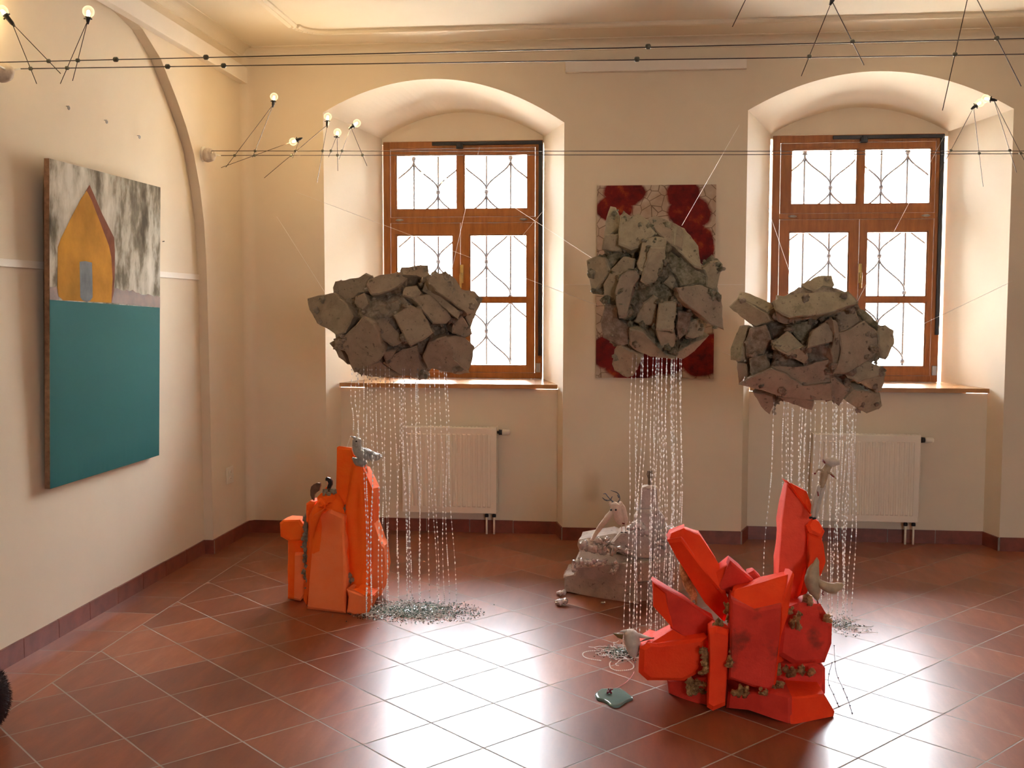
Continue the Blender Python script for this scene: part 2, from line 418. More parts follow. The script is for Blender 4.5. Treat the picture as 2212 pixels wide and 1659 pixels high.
# picture rail strips
b = bmesh.new()
box(b, XL-.003, XL+.010, 3.34, 6.655, 1.785, 1.820, .002)
tag(obj('trim_6', b, M['trim']), kind='structure')
b = bmesh.new(); box(b, WIN[0]['o'][1]+.01, WIN[1]['o'][0]-.01, D-.003, D+.002, 1.768, 1.772)
tag(obj('trim_8', b, M['trim']), kind='structure')

# skirting tiles
def skirt(name, segs, h=.091):
    b = bmesh.new()
    for (x0, y0), (x1, y1) in segs:
        p, q = Vector((x0, y0, 0)), Vector((x1, y1, 0)); L = (q-p).length; t = (q-p)/L; s = Vector((-t.y, t.x, 0))
        n = max(1, round(L/.317)); st = L/n
        def bx(a0, a1, th, hh, mi):
            vs = []
            for a_, th_ in ((a0, 0), (a1, 0), (a1, th), (a0, th)): vs.append(p+t*a_+s*th_)
            lo = [b.verts.new((v.x, v.y, 0)) for v in vs]; hi = [b.verts.new((v.x, v.y, hh)) for v in vs]
            for k in range(4):
                f = b.faces.new((lo[k], lo[(k+1) % 4], hi[(k+1) % 4], hi[k])); f.material_index = mi
            f = b.faces.new(hi); f.material_index = mi
        bx(0, L, .007, h-.004, 1)
        for k in range(n): bx(k*st+.0025, (k+1)*st-.0025, .011, h+R.uniform(-.0015, .0015), 0)
    return tag(obj(name, b, [M['base_tile'], M['grout']]), kind='structure')
skirt('baseboard_left', [((XL, 6.675), (XL, 3.33)), ((XL2+.012, 6.676), (XL, 6.676)), ((XL2, D), (XL2, 6.676)), ((XL2, 3.32), (XL2, YB))])
sg = []
W1, W2 = WIN
pts = [(XR, D), (W2['o'][1], D), (W2['niche'][1], YN), (W2['niche'][0], YN), (W2['o'][0], D), (W1['o'][1], D), (W1['niche'][1], YN), (W1['niche'][0], YN), (W1['o'][0], D), (XL2, D)]
for p, q in zip(pts[:-1], pts[1:]): sg.append((p, q))
skirt('baseboard_back', sg)

# ------------------------------------------------------------------ windows
def make_window(idx, W, px):
    f = W['f']; x0, x1, zb, zt = f; y0 = YF
    def X(p): return U(p, 600, 1, y0+.03).x
    def Z(p, at): return U(at, p, 1, y0+.03).z
    b = bmesh.new()
    # outer frame
    fw = .055
    box(b, x0, x0+fw, y0-.01, y0+.07, zb, zt, .004); box(b, x1-fw, x1, y0-.01, y0+.07, zb, zt, .004)
    box(b, x0+fw, x1-fw, y0-.01, y0+.07, zt-fw, zt, .004); box(b, x0+fw, x1-fw, y0-.01, y0+.07, zb, zb+.045, .004)
    xm = .5*(px['xm'][0]+px['xm'][1]); XM = X(xm)
    ztr0, ztr1 = Z(px['ty'][1]+23, xm), Z(px['ty'][1]+2, xm)   # transom bar
    ztr = Z(px['tr'], xm)
    box(b, x0+fw, x1-fw, y0-.018, y0+.07, ztr-.022, ztr+.022, .005)
    root = obj('window_%d' % idx, b, M['wood']); tag(root, kind='structure')
    # upper light sash: two panes
    def sash(xa, xb, za, zb_, openings, dy, name='sash'):
        """flat sash with rectangular openings listed left-to-right/bottom-to-top in a grid"""
        bb = bmesh.new(); xsx = sorted(set([xa, xb]+[v for o_ in openings for v in o_[:2]])); zsz = sorted(set([za, zb_]+[v for o_ in openings for v in o_[2:]]))
        for i in range(len(xsx)-1):
            for j in range(len(zsz)-1):
                cx_, cz_ = (xsx[i]+xsx[i+1])/2, (zsz[j]+zsz[j+1])/2
                if any(o_[0] < cx_ < o_[1] and o_[2] < cz_ < o_[3] for o_ in openings): continue
                box(bb, xsx[i]-.0002, xsx[i+1]+.0002, y0-dy, y0+.045, zsz[j]-.0002, zsz[j+1]+.0002)
        for o_ in openings:   # inner bead
            for a in ((o_[0]-.0, o_[0]+.010, o_[2], o_[3]), (o_[1]-.010, o_[1], o_[2], o_[3]), (o_[0]+.010, o_[1]-.010, o_[2], o_[2]+.010), (o_[0]+.010, o_[1]-.010, o_[3]-.010, o_[3])):
                box(bb, a[0], a[1], y0-dy+.012, y0+.04, a[2], a[3])
        s_ = obj(name, bb, M['wood'], root)
        for o_ in openings:
            g = bmesh.new(); box(g, o_[0]+.002, o_[1]-.002, y0+.010, y0+.014, o_[2]+.002, o_[3]-.002)
            obj('window_pane', g, M['glass'], s_)
        return s_
    (a0, a1), (b0, b1) = px['up']; zt0, zt1 = Z(px['ty'][1], 1106 if idx == 1 else 1850), Z(px['ty'][0], xm)
    sash(x0+fw+.004, x1-fw-.004, ztr+.024, zt-fw-.003, [(X(a0), X(a1), zt0, zt1), (X(b0), X(b1), zt0, zt1)], .012, 'transom_sash')
    (a0, a1), (b0, b1) = px['lo']
    zz = [Z(v, xm) for v in px['ly']]    # top pane top,bottom, lower pane top,bottom
    sash(x0+fw+.004, XM-.002, zb+.047, ztr-.024, [(X(a0), X(a1), zz[1], zz[0]), (X(a0), X(a1), zz[3], zz[2])], .012, 'casement_sash')
    sash(XM+.002, x1-fw-.004, zb+.047, ztr-.024, [(X(b0), X(b1), zz[1], zz[0]), (X(b0), X(b1), zz[3], zz[2])], .012, 'casement_sash')
    # black opener rail and rod
    b = bmesh.new(); xr0 = X(px['rail']); box(b, xr0, x1-.004, y0-.034, y0-.010, zt-.034, zt-.008, .003)
    box(b, x1-.030, x1-.002, y0-.030, y0-.010, 1.07+px['rodz'], zt-.034, .003)
    obj('opener_rail', b, M['dark'], root)
    b = bmesh.new(); cx_ = (xr0*.62+x1*.38) if idx == 1 else xr0*.65+x1*.35
    box(b, X(px['stay'])-.025, X(px['stay'])+.025, y0-.05, y0-.012, zt-.062, zt-.022, .004); box(b, X(px['stay'])-.012, X(px['stay'])+.014, y0-.058, y0-.03, zt-.05, zt-.012, .003)
    obj('opener_stay', b, M['dark'], root)
    # latches on the transom, hinge at the foot, handle
    for k, xp in enumerate(px['latch']):
        b = bmesh.new(); xx_ = X(xp); loft(b, [(xx_-.03, y0-.022, ztr), (xx_-.012, y0-.03, ztr), (xx_+.012, y0-.03, ztr), (xx_+.03, y0-.022, ztr)], [.003, .009, .009, .003], 8)
        obj('window_latch', b, M['steel'], root, True)
    b = bmesh.new(); xh = XM+.01; zh = 1.07+.80
    box(b, xh-.012, xh+.014, y0-.026, y0-.012, zh-.07, zh+.07, .004); loft(b, [(xh, y0-.02, zh), (xh, y0-.06, zh), (xh, y0-.065, zh-.02), (xh, y0-.063, zh-.11)], [.009, .009, .010, .008], 8)
    obj('window_handle', b, simple('brass', (.45, .30, .10), .35, .8), root, True)
    b = bmesh.new(); box(b, x1-.045, x1-.012, y0-.03, y0-.010, zb+.05, zb+.12, .003); obj('window_hinge', b, M['steel'], root)
    # sill board
    b = bmesh.new(); n_ = W['niche']; t = (7.62-D)/(YF-D)
    a0_, a1_ = W['o'][0]+(W['i'][0]-W['o'][0])*.26, W['o'][1]+(W['i'][1]-W['o'][1])*.26
    yf = 7.50; tt = (yf-D)/(YF-D)
    fl, fr_ = W['o'][0]+(W['i'][0]-W['o'][0])*tt-.01, W['o'][1]+(W['i'][1]-W['o'][1])*tt+.01
    fl, fr_ = px['sill']
    zs1, zs0 = zb-.001, zb-.032
    lo = [(fl, 7.60, zs0), (fr_, 7.60, zs0), (W['i'][1]+.01, YF+.05, zs0), (W['i'][0]-.01, YF+.05, zs0)]
    lo = [(fl, 7.515, zs0), (fr_, 7.515, zs0), (W['i'][1]+.012, YF+.05, zs0), (W['i'][0]-.012, YF+.05, zs0)]
    hi = [(x_, y_, zs1) for x_, y_, _ in lo]
    face(b, lo); face(b, hi)
    for k in range(4): face(b, [lo[k], lo[(k+1) % 4], hi[(k+1) % 4], hi[k]])
    bmesh.ops.remove_doubles(b, verts=b.verts, dist=.0001)
    obj('window_sill', b, M['sill_wood'], root)
    return root
nx = lambda W, s: W['niche'][s]
w1 = make_window(1, W1, dict(xm=(990, 1003), ty=(334, 453), tr=476, up=((858, 990), (1003, 1141)), lo=((858, 981), (1015, 1140)), ly=(507, 643, 652, 790), rail=937, rodz=.18, stay=996, latch=(867, 1132), sill=(W1['niche'][0], W1['niche'][1])))
w2 = make_window(2, W2, dict(xm=(1845, 1857), ty=(322, 443), tr=468, up=((1702, 1845), (1858, 2003)), lo=((1700, 1831), (1867, 2000)), ly=(500, 642, 652, 792), rail=1790, rodz=.35, stay=1855, latch=(1707, 1992), sill=(W2['niche'][0], W2['niche'][1])))

def grille(root, W, cols, knots, ybase):
    """ogee wrought iron grille; cols = pixel columns, knots: rows of (y pixel, parity)"""
    Yg = YF+.20; b = bmesh.new(); XS = [U(c, 500, 1, Yg).x for c in cols]; cx = (cols[0]+cols[-1])/2
    ZS = [U(cx, y, 1, Yg).z for y in knots]
    x0, x1 = W['i'][0]-.01, W['i'][1]+.01
    for X_ in XS: loft(b, [(X_, Yg, 1.02), (X_, Yg, 2.88)], .009, 6)
    for z in (1.12, 2.86): loft(b, [(x0, Yg, z), (x1, Yg, z)], .006, 6)
    for r, z in enumerate(ZS):
        for c in range(len(XS)):
            if (c+r) % 2 == 0:
                loft(b, [(XS[c], Yg, z-.022), (XS[c], Yg, z-.010), (XS[c], Yg, z+.010), (XS[c], Yg, z+.022)], [.009, .021, .021, .009], 8)
                if r+1 < len(ZS):
                    for s in (-1, 1):
                        if 0 <= c+s < len(XS) or True:
                            xa = XS[c]; xb = XS[c+s] if 0 <= c+s < len(XS) else xa+s*(XS[1]-XS[0])
                            za, zb = z-.02, ZS[r+1]+.02; pp = []
                            for k in range(13):
                                t = k/12; e = t*t*(3-2*t); zz = za+(zb-za)*t
                                pp.append((xa+(xb-xa)*e, Yg-.01, zz))
                            xs_ = [p for p in pp if x0 < p[0] < x1]
                            if len(xs_) > 2: loft(b, xs_, .008, 6)
    obj('window_grille', b, M['iron'], root, True)
kn = [343, 415, 490, 565, 640, 715, 790, 862]
grille(w1, W1, [895, 947, 999, 1051, 1103], kn, 0)
grille(w2, W2, [1735, 1791, 1846, 1900, 1956], [330, 405, 480, 553, 632, 705, 780, 855], 0)

# unseen rear window behind the camera, put in to fill the room with daylight
for k, (xa, xb) in enumerate(op):
    b = bmesh.new()
    for (p0, p1, q0, q1) in ((xa, xa+.06, z0, z1), (xb-.06, xb, z0, z1), (xa, xb, z0, z0+.06), (xa, xb, z1-.06, z1), ((xa+xb)/2-.03, (xa+xb)/2+.03, z0, z1), (xa, xb, 2.1, 2.15)):
        box(b, p0, p1, YB-.04, YB+.03, q0, q1, .003)
    r_ = tag(obj('window_%d' % (k+3), b, M['wood']), kind='structure')
    g = bmesh.new(); box(g, xa+.05, xb-.05, YB-.01, YB-.006, z0+.05, z1-.05); obj('window_pane', g, M['glass'], r_)

# ------------------------------------------------------------------ house across the street
hy = 17.0
b = bmesh.new()
ha = U(1640, 600, 1, hy).x; hb = U(1800, 600, 1, hy).x
box(b, ha-4, ha+3.2, hy, hy+5, -1, 4.5); 
hs = empty('street_house', (ha, hy, -1)); tag(hs, 'pale house across the street with yellow window surrounds, seen through the right window', 'house')
obj('house_wall', b, simple('cream render', (.80, .78, .70), .9), hs)
YP = simple('yellow paint', (.75, .50, .10), .8); q0 = U(1702, 500, 1, hy-.05); q1 = U(1782, 560, 1, hy-.05)
for yy0, yy1 in ((368, 378), (540, 553)):
    b = bmesh.new(); p = U(1706, yy0, 1, hy-.05); q = U(1785, yy1, 1, hy-.05); box(b, p.x, q.x, hy-.12, hy, q.z, p.z, .01)
    obj('window_surround', b, YP, hs)
b = bmesh.new(); p = U(1722, 395, 1, hy-.05); q = U(1760, 438, 1, hy-.05); box(b, p.x, q.x, hy-.03, hy, q.z, p.z, .01)
obj('house_window', b, simple('grey window', (.22, .24, .26), .3), hs)
b = bmesh.new(); face(b, [(-30, YF+.4, -1.2), (30, YF+.4, -1.2), (30, 40, -1.2), (-30, 40, -1.2)])
tag(obj('street', b, simple('street paving', (.55, .52, .47), .9)), kind='structure')
#PART2
# ------------------------------------------------------------------ radiators
def radiator(pa, pb, label, lv):
    Yr = 7.44; p = U(*pa, 1, Yr); q = U(*pb, 1, Yr); x0, x1, z1, z0 = p.x, q.x, p.z, q.z
    root = empty('radiator', ((x0+x1)/2, Yr, 0)); tag(root, label, 'radiator')
    b = bmesh.new()
    # front sheet with pressed vertical ribs
    n = lv; mx = .035; st = (x1-x0-2*mx)/n; zt_, zb_ = z1-.045, z0+.045
    box(b, x0, x1, Yr+.008, Yr+.028, z0, z1, .006)
    for k in range(n):
        xa = x0+mx+k*st
        pr = [(xa+.004, 0), (xa+.010, -.007), (xa+st-.010, -.007), (xa+st-.004, 0)]
        for (a, h), (c, h2) in zip(pr[:-1], pr[1:]):
            face(b, [(a, Yr+.008+h, zb_+(-h)), (c, Yr+.008+h2, zb_+(-h2)), (c, Yr+.008+h2, zt_+h2), (a, Yr+.008+h, zt_+h)])
        face(b, [(pr[0][0], Yr+.008, zt_), (pr[3][0], Yr+.008, zt_), (pr[2][0], Yr+.001, zt_-.007), (pr[1][0], Yr+.001, zt_-.007)])
        face(b, [(pr[0][0], Yr+.008, zb_), (pr[3][0], Yr+.008, zb_), (pr[2][0], Yr+.001, zb_+.007), (pr[1][0], Yr+.001, zb_+.007)])
    obj('front_panel', b, M['radiator'], root)
    b = bmesh.new(); box(b, x0+.005, x1-.005, Yr+.075, Yr+.092, z0, z1-.003, .005); obj('back_panel', b, M['radiator'], root)
    for xs_ in (x0, x1-.006):
        b = bmesh.new(); box(b, xs_, xs_+.006, Yr+.006, Yr+.094, z0+.004, z1+.004, .002); obj('side_cover', b, M['radiator'], root)
    b = bmesh.new()
    for k in range(24):
        xa = x0+.02+(x1-x0-.04)*k/24; box(b, xa, xa+.012, Yr+.03, Yr+.075, z1-.006, z1+.001)
    box(b, x0+.006, x1-.006, Yr+.026, Yr+.032, z1-.006, z1+.002); box(b, x0+.006, x1-.006, Yr+.070, Yr+.076, z1-.006, z1+.002)
    obj('top_grille', b, M['radiator'], root)
    zz = z1-.035
    b = bmesh.new(); loft(b, [(x1, Yr+.05, zz), (x1+.012, Yr+.05, zz), (x1+.013, Yr+.05, zz), (x1+.038, Yr+.05, zz)], [.010, .010, .020, .018], 12)
    v_ = obj('valve_body', b, M['dark'], root, True)
    b = bmesh.new(); loft(b, [(x1+.036, Yr+.05, zz), (x1+.040, Yr+.05, zz), (x1+.085, Yr+.05, zz), (x1+.094, Yr+.05, zz)], [.018, .022, .020, .012], 14)
    obj('thermostat_head', b, M['white_plastic'], root, True)
    for dx in (-.075, -.022):
        b = bmesh.new(); loft(b, [(x1+dx, Yr+.05, z0+.01), (x1+dx, Yr+.05, z0-.01), (x1+dx, Yr+.05, z0-.012), (x1+dx, Yr+.05, z0-.03)], [.011, .011, .014, .014], 8); fi = obj('pipe_fitting', b, M['dark'], root, True)
        b = bmesh.new(); loft(b, [(x1+dx, Yr+.05, z0-.03), (x1+dx, Yr+.052, .0)], .0075, 8); obj('pipe', b, M['radiator'], root, True)
radiator((868, 922), (1072, 1111), 'white panel radiator under the left window, behind the bead rain', 17)
radiator((1757, 938), (1985, 1130), 'white panel radiator under the right window, behind the orange sculpture', 20)

# ------------------------------------------------------------------ small things on the left wall
root = empty('power_socket', U(495, 1025, 0, XL2)); tag(root, 'white double power socket low on the left wall near the corner', 'socket')
b = bmesh.new(); p = U(488, 1011, 0, XL2); q = U(502, 1041, 0, XL2); box(b, XL2, XL2+.010, min(p.y, q.y), max(p.y, q.y), q.z, p.z, .003); obj('cover_plate', b, M['white_plastic'], root)
c = (p+q)/2
for dz in (-.022, .022):
    b = bmesh.new(); loft(b, [(XL2+.008, c.y, c.z+dz), (XL2+.013, c.y, c.z+dz)], .015, 12); f_ = obj('socket_insert', b, M['white_plastic'], root)
    b = bmesh.new(); loft(b, [(XL2+.012, c.y-.006, c.z+dz), (XL2+.014, c.y-.006, c.z+dz)], .003, 6); obj('socket_hole', b, M['dark'], f_)
for px, py, lab in ((147, 233, 'leftmost small ring hook high on the left wall above the house painting'), (229, 263, 'middle small ring hook of three above the house painting'), (300, 296, 'small ring hook nearest the arch, above the house painting')):
    c = U(px, py, 0, XL+.01); b = bmesh.new(); pts = [(c.x+.004, c.y+.008*math.cos(a*math.pi/6), c.z+.008*math.sin(a*math.pi/6)) for a in range(12)]
    loft(b, pts+[pts[0]], .003, 6); loft(b, [(XL-.002, c.y, c.z+.008), (XL+.016, c.y, c.z+.008)], .002, 6)
    tag(obj('wall_hook', b, M['steel'], None, True), lab, 'hook', 'ring hooks above the house painting')
c = U(351, 522, 0, XL); b = bmesh.new(); loft(b, [(c.x-.003, c.y, c.z), (c.x+.012, c.y, c.z+.002)], [.002, .003], 6)
tag(obj('wall_nail', b, M['dark']), 'tiny nail in the left wall just right of the house painting', 'nail')

# ------------------------------------------------------------------ house painting, leaning forward off the left wall
ya, yb, za, zb = 4.745, 5.930, .750, 2.292
XBt, XBb = -2.664, -2.706
pn = Vector((zb-za, 0, XBb-XBt)).normalized()     # face normal towards the room
pc0 = Vector((XBb, 0, za))
def PP(px, py): return UP(px, py, pc0, pn)
def PQ(cx, cy): return PP(cx/2.127, 320+cy/2.127)   # crop coordinates
th_ = .026
root = empty('house_painting', (XBb, (ya+yb)/2, za)); tag(root, 'large painting of an ochre gabled house above teal field on the left wall', 'painting')
A, B_, C_, D_ = Vector((XBb, ya, za)), Vector((XBb, yb, za)), Vector((XBt, yb, zb)), Vector((XBt, ya, zb))
b = bmesh.new(); e = pn*.0008
fr_ = [A-e, B_-e, C_-e, D_-e]; bk = [v-pn*th_ for v in (A, B_, C_, D_)]
face(b, fr_); face(b, bk)
for k in range(4): face(b, [fr_[k], fr_[(k+1) % 4], bk[(k+1) % 4], bk[k]])
bmesh.ops.remove_doubles(b, verts=b.verts, dist=.0001)
obj('stretcher_edge', b, simple('raw canvas edge', (.30, .16, .085), .8, var=.3, scale=40), root)
def canvas_mat():
    t = NT('clouded sky paint'); v = t.mapping(t.tc.outputs['Object'], scale=(1, 3.4, 1.5), rot=(.25, 0, 0))
    f = t.noise(1.7, 5, .62, v); t.bump(t.noise(60, 4), .1, .002)
    return t.set(t.ramp(f, [(.34, (.07, .055, .035)), (.43, (.20, .17, .12)), (.51, (.48, .44, .36)), (.62, (.68, .64, .56))]), .8, Specular_IOR_Level=.04)
def teal_mat():
    t = NT('teal field paint'); x, y, z = t.sep(t.tc.outputs['Object'])
    g = t.math('DIVIDE', t.math('SUBTRACT', z, 0), 1.0); f = t.noise(6, 5, .6, t.mapping(t.tc.outputs['Object'], scale=(1, 6, 1)))
    c = t.ramp(t.math('ADD', g, t.math('MULTIPLY', f, .14)), [(.10, (.003, .050, .062)), (.55, (.008, .085, .088)), (.95, (.03, .125, .122))])
    return t.set(c, .75, Specular_IOR_Level=.05)
mats = [canvas_mat(), teal_mat(), simple('ochre house paint', (.46, .215, .03), .85, var=.25, scale=5, Specular_IOR_Level=.04), simple('brown outline paint', (.19, .065, .035), .85, var=.2, Specular_IOR_Level=.04), simple('dark door paint', (.085, .075, .065), .6, var=.5, scale=5, Specular_IOR_Level=.08), simple('brown earth paint', (.16, .075, .04), .7, var=.3, scale=14)]
b = bmesh.new()
def layer(pts, mi, lift):
    face(b, [p+pn*lift for p in pts], mi)
def clampY(v): return Vector((v.x, min(max(v.y, ya), yb), v.z))
hl, hr = PQ(230, 697), PQ(735, 733)
hl, hr = clampY(hl), clampY(hr); hl.y, hr.y = ya, yb
layer([A, B_, hr, hl], 1, .0002); layer([hl, hr, C_, D_], 0, .0002)
gr = [PQ(512, 640)]
for k in range(16):
    cx = 525+(735-525)*k/15; gr.append(PQ(cx, 643+44*(k/15)**1.2+R.uniform(-7, 7)))
gr[-1].y = yb; gr += [hr, PQ(512, 711)]
layer([clampY(v) for v in gr], 5, .0007)
g2 = [PQ(231, 640), PQ(250, 637), PQ(270, 640), PQ(270, 699), PQ(231, 697)]; g2[0].y = ya; g2[-1].y = ya
layer([clampY(v) for v in g2], 5, .0007)
layer([PQ(*q) for q in ((392, 200), (410, 168), (427, 205), (470, 305), (523, 410), (527, 470), (526, 600), (522, 660), (512, 711), (490, 700), (490, 440), (420, 260))], 3, .0012)
layer([PQ(*q) for q in ((397, 196), (420, 240), (460, 345), (498, 445), (510, 500), (516, 600), (510, 711), (440, 707), (288, 699), (268, 680), (262, 640), (264, 455), (278, 415), (330, 310), (372, 230))], 2, .0017)
layer([PQ(*q) for q in ((364, 522), (390, 519), (421, 526), (423, 600), (424, 685), (414, 700), (398, 706), (378, 700), (367, 685))], 4, .0022)
b.faces.ensure_lookup_table()
obj('canvas', b, mats, root, recalc=False)

# ------------------------------------------------------------------ red painting on the pier
p = U(1290, 401, 1, D-.03); q = U(1541, 818, 1, D-.03)
root = empty('red_painting', ((p.x+q.x)/2, D-.03, q.z)); tag(root, 'upright painting of dark red blots on a pale cracked ground between the windows', 'painting')
W_, H_ = q.x-p.x, p.z-q.z
def red_mat():
    t = NT('red blots on crackled ground'); x, y, z = t.sep(t.tc.outputs['Object'])
    nz = t.noise(4.5, 5, .6); nz2 = t.noise(5.5, 4, .6, t.mapping(t.tc.outputs['Object'], loc=(3, 5, 1)))
    x = t.math('ADD', x, t.math('MULTIPLY', t.math('SUBTRACT', nz, .5), .07)); z = t.math('ADD', z, t.math('MULTIPLY', t.math('SUBTRACT', nz2, .5), .07))
    mn = None
    for cx, cy, rx, ry in ((480, 110, 185, 120), (400, 235, 165, 110), (955, 120, 145, 140), (1000, 270, 190, 150), (1130, 560, 90, 190), (985, 470, 190, 160), (340, 1395, 120, 150), (560, 1500, 240, 150), (800, 1440, 240, 160), (1120, 1480, 170, 140), (1180, 1360, 110, 130), (560, 700, 200, 250), (800, 900, 250, 300)):
        ux = p.x+(cx-265)/948*W_; uz = p.z-(cy-45)/1567*H_
        a = t.math('DIVIDE', t.math('SUBTRACT', x, ux), rx/948*W_); c_ = t.math('DIVIDE', t.math('SUBTRACT', z, uz), ry/1567*H_)
        d = t.math('ADD', t.math('MULTIPLY', a, a), t.math('MULTIPLY', c_, c_))
        mn = d if mn is None else t.math('MINIMUM', mn, d)
    mask = t.ramp(mn, [(.72, (0, 0, 0)), (1.0, (1, 1, 1))])
    vor = t.n.new('ShaderNodeTexVoronoi'); vor.feature = 'DISTANCE_TO_EDGE'; vor.inputs['Scale'].default_value = 14; t.link(t.tc.outputs['Object'], vor.inputs[0])
    crack = t.ramp(vor.outputs[0], [(.0, (.28, .22, .17)), (.045, (1, 1, 1))])
    ground = t.mix(1, t.ramp(t.noise(5), [(.35, (.36, .24, .16)), (.65, (.50, .39, .29))]), crack, 'MULTIPLY')
    redc = t.ramp(t.noise(11, 5, .7), [(.3, (.045, .003, .003)), (.58, (.17, .008, .005)), (.74, (.32, .06, .01))])
    t.bump(vor.outputs[0], .1, .003)
    return t.set(t.mix(mask, redc, ground), .6, Specular_IOR_Level=.15)
b = bmesh.new(); face(b, [(p.x, D-.0302, q.z), (q.x, D-.0302, q.z), (q.x, D-.0302, p.z), (p.x, D-.0302, p.z)]); o = obj('canvas', b, red_mat(), root)
b = bmesh.new(); box(b, p.x, q.x, D-.030, D-.002, q.z, p.z); obj('stretcher_edge', b, simple('dark canvas edge', (.06, .03, .02), .8), root)
for ob in (o,):   # keep texture space in room coordinates
    pass

# ------------------------------------------------------------------ cable lamps
cables = {}
def wall_anchor(px, py, X_, label, targets):
    c = U(px, py, 0, X_); root = empty('cable_anchor', c); tag(root, label, 'anchor')
    b = bmesh.new(); loft(b, [(X_-.001, c.y, c.z), (X_+.012, c.y, c.z), (X_+.016, c.y, c.z)], [.048, .048, .040], 20); obj('wall_plate', b, M['white_plastic'], root, True)
    b = bmesh.new(); pt, rd = smooth_path([(X_+.012, c.y, c.z), (X_+.035, c.y, c.z-.006), (X_+.060, c.y, c.z-.004), (X_+.085, c.y, c.z)], [.040, .046, .040, .015]); loft(b, pt, rd, 16); obj('insulator', b, M['clay'], root, True)
    for t_ in targets:
        b = bmesh.new(); loft(b, [(X_+.06, c.y, c.z), t_], [.006, .004], 8); obj('tension_link', b, M['white_plastic'], root, True)
    return c
Y1A, Y1B, Y2A, Y2B = 4.32, 4.52, 6.55, 6.70
def cable(name, pa, pb, Y_, label, X0):
    p, q = U(*pa, 1, Y_), U(*pb, 1, Y_); t = (XR-p.x)/(q.x-p.x); e_ = p+(q-p)*t
    t0 = (X0-p.x)/(q.x-p.x); s_ = p+(q-p)*t0; cables[name] = (s_, e_)
    b = bmesh.new(); loft(b, [s_, (s_+e_)/2-Vector((0, 0, .004)), e_], .0022, 6)
    tag(obj('lamp_cable', b, M['cable'], None, True), label, 'cable', 'low voltage cables strung across the room'); return s_
a1 = cable('1A', (105, 132), (2212, 81), Y1A, 'upper brown cable of the nearer pair crossing under the ceiling', XL+.09)
b1 = cable('1B', (145, 147), (2212, 115), Y1B, 'lower brown cable of the nearer pair crossing under the ceiling', XL+.09)
a2 = cable('2A', (465, 326), (2212, 325), Y2A, 'upper thin cable of the farther pair crossing in front of the windows', XL2+.085)
b2 = cable('2B', (465, 336), (2212, 331), Y2B, 'lower thin cable of the farther pair crossing in front of the windows', XL2+.085)
wall_anchor(-12, 153, XL, 'round beige cable anchor at the upper left picture edge', [a1, b1])
wall_anchor(438, 333, XL2, 'round beige cable anchor on the wall beside the blind arch', [a2, b2])
def on_cable(name, px):
    s_, e_ = cables[name]; d = ray(px, 0); # solve x for pixel column along cable
    lo, hi = 0, 1
    for _ in range(40):
        mid = (lo+hi)/2; P = s_+(e_-s_)*mid; v = P-CP; x_ = 1106+FPX*v.dot(CR)/v.dot(CF)
        if x_ < px: lo = mid
        else: hi = mid
    return s_+(e_-s_)*lo
def clamp_mesh(c, r=.0085):
    b = bmesh.new(); loft(b, [c+Vector((-r, 0, 0)), c+Vector((-r*.6, 0, 0)), c+Vector((r*.6, 0, 0)), c+Vector((r, 0, 0))], [r*.6, r, r, r*.6], 10); return b
def lamp(pbulb, psock, rods, label, Y_, power=6, gr_=.0125):
    """pbulb/psock pixels; rods: (cable, clamp pixel x, tip pixel)"""
    bc = U(*pbulb, 1, Y_); so_ = U(*psock, 1, Y_)
    root = empty('cable_lamp', so_); tag(root, label, 'lamp', 'small cable lamps')
    d = (bc-so_); L_ = d.length; d.normalize()
    b = bmesh.new(); rr = bmesh.ops.create_uvsphere(b, u_segments=20, v_segments=12, radius=.0245 if L_ > 0 else .02)
    for v in rr['verts']: v.co += bc
    obj('bulb_globe', b, M['globe'], root, True)
    b = bmesh.new(); loft(b, [bc-d*.020, bc-d*.008, bc+d*.004, bc+d*.006], [.007, .008, .006, .002], 10); obj('halogen_capsule', b, M['filament'], root, True)
    b = bmesh.new(); q_ = so_-d*.018; loft(b, [bc-d*.022, bc-d*.030, so_, q_], [.013, .010, .009, .004], 10)
    s1 = d.cross(Vector((0, 1, 0))); s1 = s1.normalized() if s1.length > .01 else Vector((1, 0, 0))
    loft(b, [bc-d*.030-s1*.018, bc-d*.030+s1*.018], .0035, 6)
    obj('lamp_socket', b, M['dark'], root, True)
    for cn, cpx, tip in rods:
        c = on_cable(cn, cpx); s_ = so_
        v = c-s_; 
        # extend beyond the clamp to the tip pixel distance
        cp = c-CP; cy_ = 829.5-FPX*cp.dot(CU)/cp.dot(CF); sp = s_-CP; sy_ = 829.5-FPX*sp.dot(CU)/sp.dot(CF)
        k = (tip[1]-sy_)/(cy_-sy_) if abs(cy_-sy_) > 4 else 1.2
        k = min(max(k, 1.03), 2.2)
        b = bmesh.new(); loft(b, [s_, s_+v*k], .0017, 6); rd = obj('rod', b, M['cable'], root)
        obj('cable_clamp', clamp_mesh(c), M['clamp'], rd, True)
    Ld = bpy.data.lights.new('bulb_light', 'POINT'); Ld.energy = power; Ld.color = (1, .72, .34); Ld.shadow_soft_size = .012
    lo_ = bpy.data.objects.new('bulb_light', Ld); COL.objects.link(lo_); lo_.location = bc+d*.040; lo_.parent = root; lo_.matrix_parent_inverse = Matrix.Translation(-so_)
PW = .8
lamp((5, 24), (26, 50), [('1A', 105, (127, 158)), ('1B', 66, (80, 182))], 'glowing bulb lamp on rods at the upper left picture corner', 4.42, PW)
lamp((191, 25), (190, 43), [('1B', 145, (136, 182)), ('1A', 168, (159, 173))], 'glowing globe lamp standing on the near cables above the house painting', 4.42, PW)
